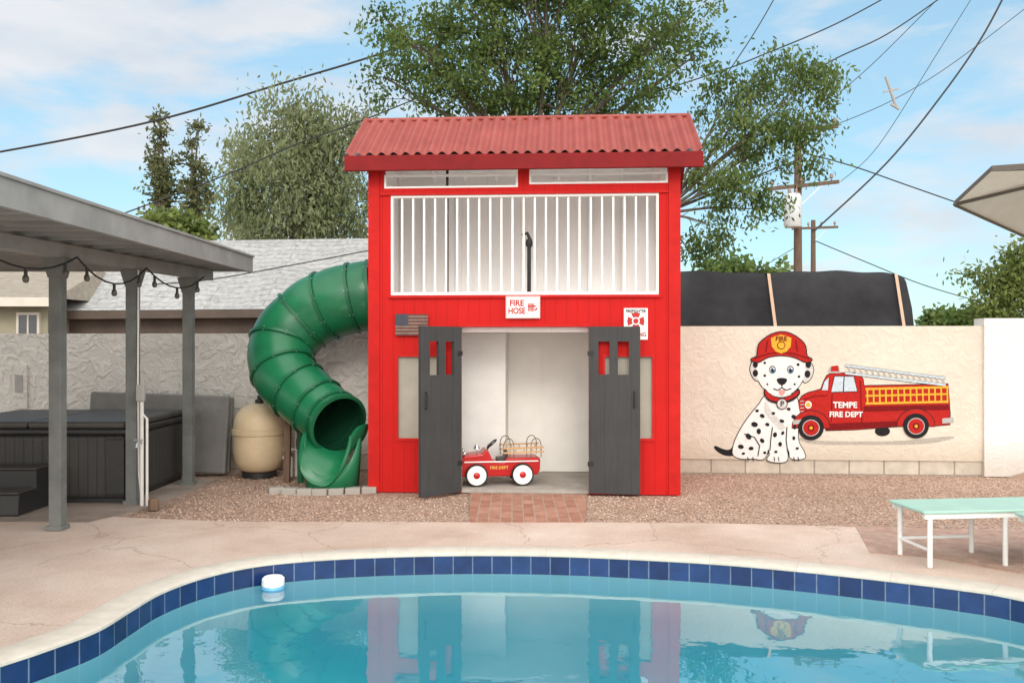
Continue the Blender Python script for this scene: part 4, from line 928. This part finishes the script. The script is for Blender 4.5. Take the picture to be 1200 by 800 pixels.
for px,top,bot,lab in ((190,128,262,'tall thin dark conifer left of its twin'),(228,140,270,'tall thin dark conifer right of its twin')):
    ell=[]; n=9
    for k in range(n):
        t=k/(n-1); y=top+8+(bot-top)*t; ell.append(E(px+random.uniform(-6,6),y,d,3+14*min(1,t*1.5+.12)*random.uniform(.55,1.15),7))
    tree('conifer_tree',lab,(P(px,400,d).x,d,0),(P(px,400,d).x,d,P(px,bot,d).z),ell,72,36,.28,.22,l_pine,.2,.1,.6,.3,.22)
tree('bush_tree','yellow green bush below the two conifers',(P(205,400,30).x,30,0),(P(205,400,30).x,30,4),[E(205,268,30,32,18),E(180,275,30,22,14),E(235,275,30,20,12)],60,55,.24,.26,l_bush,.1,.3)
tree('roadside_tree','yellowish feathery tree at the right edge behind the wall',(P(1185,400,17).x,17,0),(P(1185,400,17).x,17,2.6),[E(1188,320,17,22,20),E(1168,345,17,20,20),E(1200,340,17,28,32),E(1142,316,17,16,9,None,.7),E(1195,290,17,16,13),E(1172,368,17,26,12)],105,50,.12,.15,l_bush,.08,.45,twig=.8,wid=.22)
tree('hedge_bush','low green bush showing above the cream wall',(P(1120,400,22).x,22,0),(P(1120,400,22).x,22,1.4),[E(1118,376,22,28,9),E(1145,372,22,20,9),E(1098,379,22,12,6)],60,60,.16,.15,l_main,.06,.2)
tree('low_shrub','small green shrub under the patio roof at far left',(P(18,400,20).x,20,0),(P(18,400,20).x,20,2.6),[E(18,300,20,18,10),E(5,306,20,14,10)],26,50,.16,.16,l_bush,.06,.2)
tree('distant_tree','low far tree showing above the black trailer',(P(850,400,60).x,60,0),(P(850,400,60).x,60,4),[E(850,318,60,30,8),E(900,322,60,25,5)],30,50,.5,.5,l_main,.1,.2)

# ------------------------------------------------------------------ utility poles and wires
def upole(label,px,d,top,arms,transf):
    x=P(px,0,d).x; t=thing('utility_pole',label,'utility pole',(x,d,0)); zt=P(px,top,d).z
    MB().tube([(x,d,0),(x,d,zt)],[.17,.115],14).build('pole',m_pole,t,world=True,smooth=True)
    for (xa,ya,xb,yb,ins) in arms:
        a=P(xa,ya,d-.25); c=P(xb,yb,d-.25)
        ar=MB().bar(a,c,.11,.12).build('crossarm',m_pole,t,world=True)
        for k in range(ins):
            q=a.lerp(c,(k+.25)/(ins-.5) if ins>1 else .9); q.z+=.07
            MB().lathe([(0,0),(.03,0),(.03,.08),(.07,.10),(.06,.2),(.03,.24),(0,.25)],10,q).build('insulator',m_porc,ar,world=True,smooth=True)
        MB().bar(a.lerp(c,.8),Vector((x,d-.2,(a.z+c.z)/2-.7)),.04,.04).build('brace',m_steel,t,world=True)
    if transf:
        q=P(929,246,d-.45)
        MB().lathe([(0,-.6),(.27,-.6),(.30,-.55),(.30,.45),(.24,.55),(0,.58)],20,q).build('transformer',m_trans,t,world=True,smooth=True)
        for dx in (-.12,.12): MB().lathe([(0,.5),(.05,.5),(.06,.6),(.04,.75),(0,.8)],10,q+Vector((dx,0,0))).build('bushing',m_porc,t,world=True,smooth=True)
    return t
upole('brown wooden utility pole carrying a pale transformer',935,30,143,[(928,152,982,148,4),(896,222,983,213,3)],True)
upole('shorter distant utility pole right of the transformer pole',953,46,258,[(928,268,982,266,4)],False)
def wire(label,pts,r,d):
    w=[P(x,y,(q[0] if q else d)) for x,y,*q in pts]; c=catmull(w,8); mid=c[len(c)//2].copy(); b=MB().tube([p for p in c],r,6)
    o=b.build('power_line',m_wire,loc=mid,world=True,smooth=True); tag(o,label,'cable')
wire('thick black cable sweeping from the left edge up over the big tree',[(-120,195),(0,178),(180,142),(330,98),(455,60),(560,18),(680,-40)],.030,24)
wire('thin cable crossing the drooping tree towards the big tree',[(140,252),(260,207),(350,168),(433,138),(560,85),(680,30)],.016,20)
wire('service cable passing over the pale roof beside the slide',[(180,333),(243,328),(340,311),(440,292)],.010,14)
wire('steep thin cable at the top left of the slender tree',[(915,-15),(880,45),(822,130),(780,190)],.014,20)
wire('cable rising from the big tree to the top edge',[(1060,-15),(980,28),(900,62),(840,85),(700,130)],.018,22)
wire('cable rising past the crossarm to the top edge',[(1120,-15),(1040,40),(965,77),(880,140),(800,215)],.022,26)
wire('bold black cable curving down from the top right to the far pole',[(1182,-15),(1150,45),(1105,110),(1040,190),(955,270)],.042,38)
wire('cable running right from the transformer pole to nowhere seen',[(945,180),(1000,195),(1060,216),(1120,237)],.022,29.7)
wire('low cable sloping right above the black trailer',[(955,282),(1010,305),(1080,333),(1150,354)],.026,45)
wire('thin cable from the upper crossarm up to the right',[(975,148),(1045,118),(1120,72),(1240,-20)],.014,29.7)
wire('thin cable beside the line splice',[(985,108),(1030,68),(1110,-12)],.014,29)
wire('cable from the lower crossarm down behind the trailer',[(985,213),(1030,170),(1100,60),(1150,-20)],.012,30)
wire('faint cable dropping from the far pole',[(940,285),(915,300),(885,318)],.02,45)
b=MB(); a=P(1038,90,29); c=P(1050,125,29); b.tube([a,c],[.05,.05],8); b.bar(P(1035,108,29),P(1053,104,29),.05,.05); b.bar(P(1044,122,29),P(1054,128,29),.07,.07); o=b.build('line_splice',m_greycov,loc=a.lerp(c,.5),world=True); tag(o,'small grey splice hanging in the wires at upper right','insulator')

# ------------------------------------------------------------------ world, sun, camera
EL=R(30); AZ=R(176)
sv=Vector((math.sin(AZ)*math.cos(EL),math.cos(AZ)*math.cos(EL),math.sin(EL)))
w=bpy.data.worlds.new('World'); S.world=w; w.use_nodes=True; N=w.node_tree.nodes; L=w.node_tree.links; N.clear()
o=N.new('ShaderNodeOutputWorld'); bg=N.new('ShaderNodeBackground'); bg.inputs['Strength'].default_value=.15
sk=N.new('ShaderNodeTexSky'); sk.sky_type='NISHITA'; sk.sun_disc=False; sk.sun_elevation=EL; sk.sun_rotation=AZ; sk.altitude=300; sk.air_density=1.0; sk.dust_density=.6; sk.ozone_density=1.0
tc=N.new('ShaderNodeTexCoord'); mp=N.new('ShaderNodeMapping'); mp.inputs['Scale'].default_value=(1,1,3.0); mp.inputs['Location'].default_value=(.35,.2,.1); L.new(tc.outputs['Generated'],mp.inputs[0])
n1=nz(N,L,mp.outputs[0],4.2,8,.56); n1.inputs['Distortion'].default_value=.2
r=ramp(N,[(.47,(0,0,0)),(.63,(1,1,1))]); L.new(n1.outputs[0],r.inputs[0])
n2=nz(N,L,mp.outputs[0],7,5,.5); rc=ramp(N,[(.35,(4.9,5.05,5.4)),(.65,(6.3,6.0,5.95))]); L.new(n2.outputs[0],rc.inputs[0])
skg=mixc(N,L,1.0,sk.outputs[0],(1.3,1.5,1.4),'MULTIPLY')
skh=mixc(N,L,.65,skg,(2.7,4.4,5.6))
mx=mixc(N,L,mth(N,L,'MULTIPLY',r.outputs[0],.78),skh,rc.outputs[0])
# bright glow round the unseen sun, added to the sky as fill light
dt=N.new('ShaderNodeVectorMath'); dt.operation='DOT_PRODUCT'; L.new(tc.outputs['Generated'],dt.inputs[0]); dt.inputs[1].default_value=tuple(sv)
mr=N.new('ShaderNodeMapRange'); mr.interpolation_type='SMOOTHSTEP'; L.new(dt.outputs['Value'],mr.inputs[0]); mr.inputs[1].default_value=-.15; mr.inputs[2].default_value=.85; mr.inputs[3].default_value=0.0; mr.inputs[4].default_value=1.0
vc=mixc(N,L,mr.outputs[0],mx,(16.2,15.6,14.8))
L.new(vc,bg.inputs[0]); L.new(bg.outputs[0],o.inputs[0])
sd=bpy.data.lights.new('sun','SUN'); sd.energy=1.0; sd.angle=R(18); sd.color=(1,.95,.87); so=bpy.data.objects.new('sun',sd); COL.objects.link(so)
so.rotation_euler=(-sv).to_track_quat('-Z','Y').to_euler(); so.location=sv*30
cd=bpy.data.cameras.new('camera'); cd.lens=30; cd.sensor_width=36; cd.clip_end=3000; cam=bpy.data.objects.new('camera',cd); COL.objects.link(cam); cam.location=(0,0,H); cam.rotation_euler=(PI/2,0,0); S.camera=cam
S.view_settings.view_transform='Standard'; S.view_settings.look='None'; S.view_settings.exposure=0
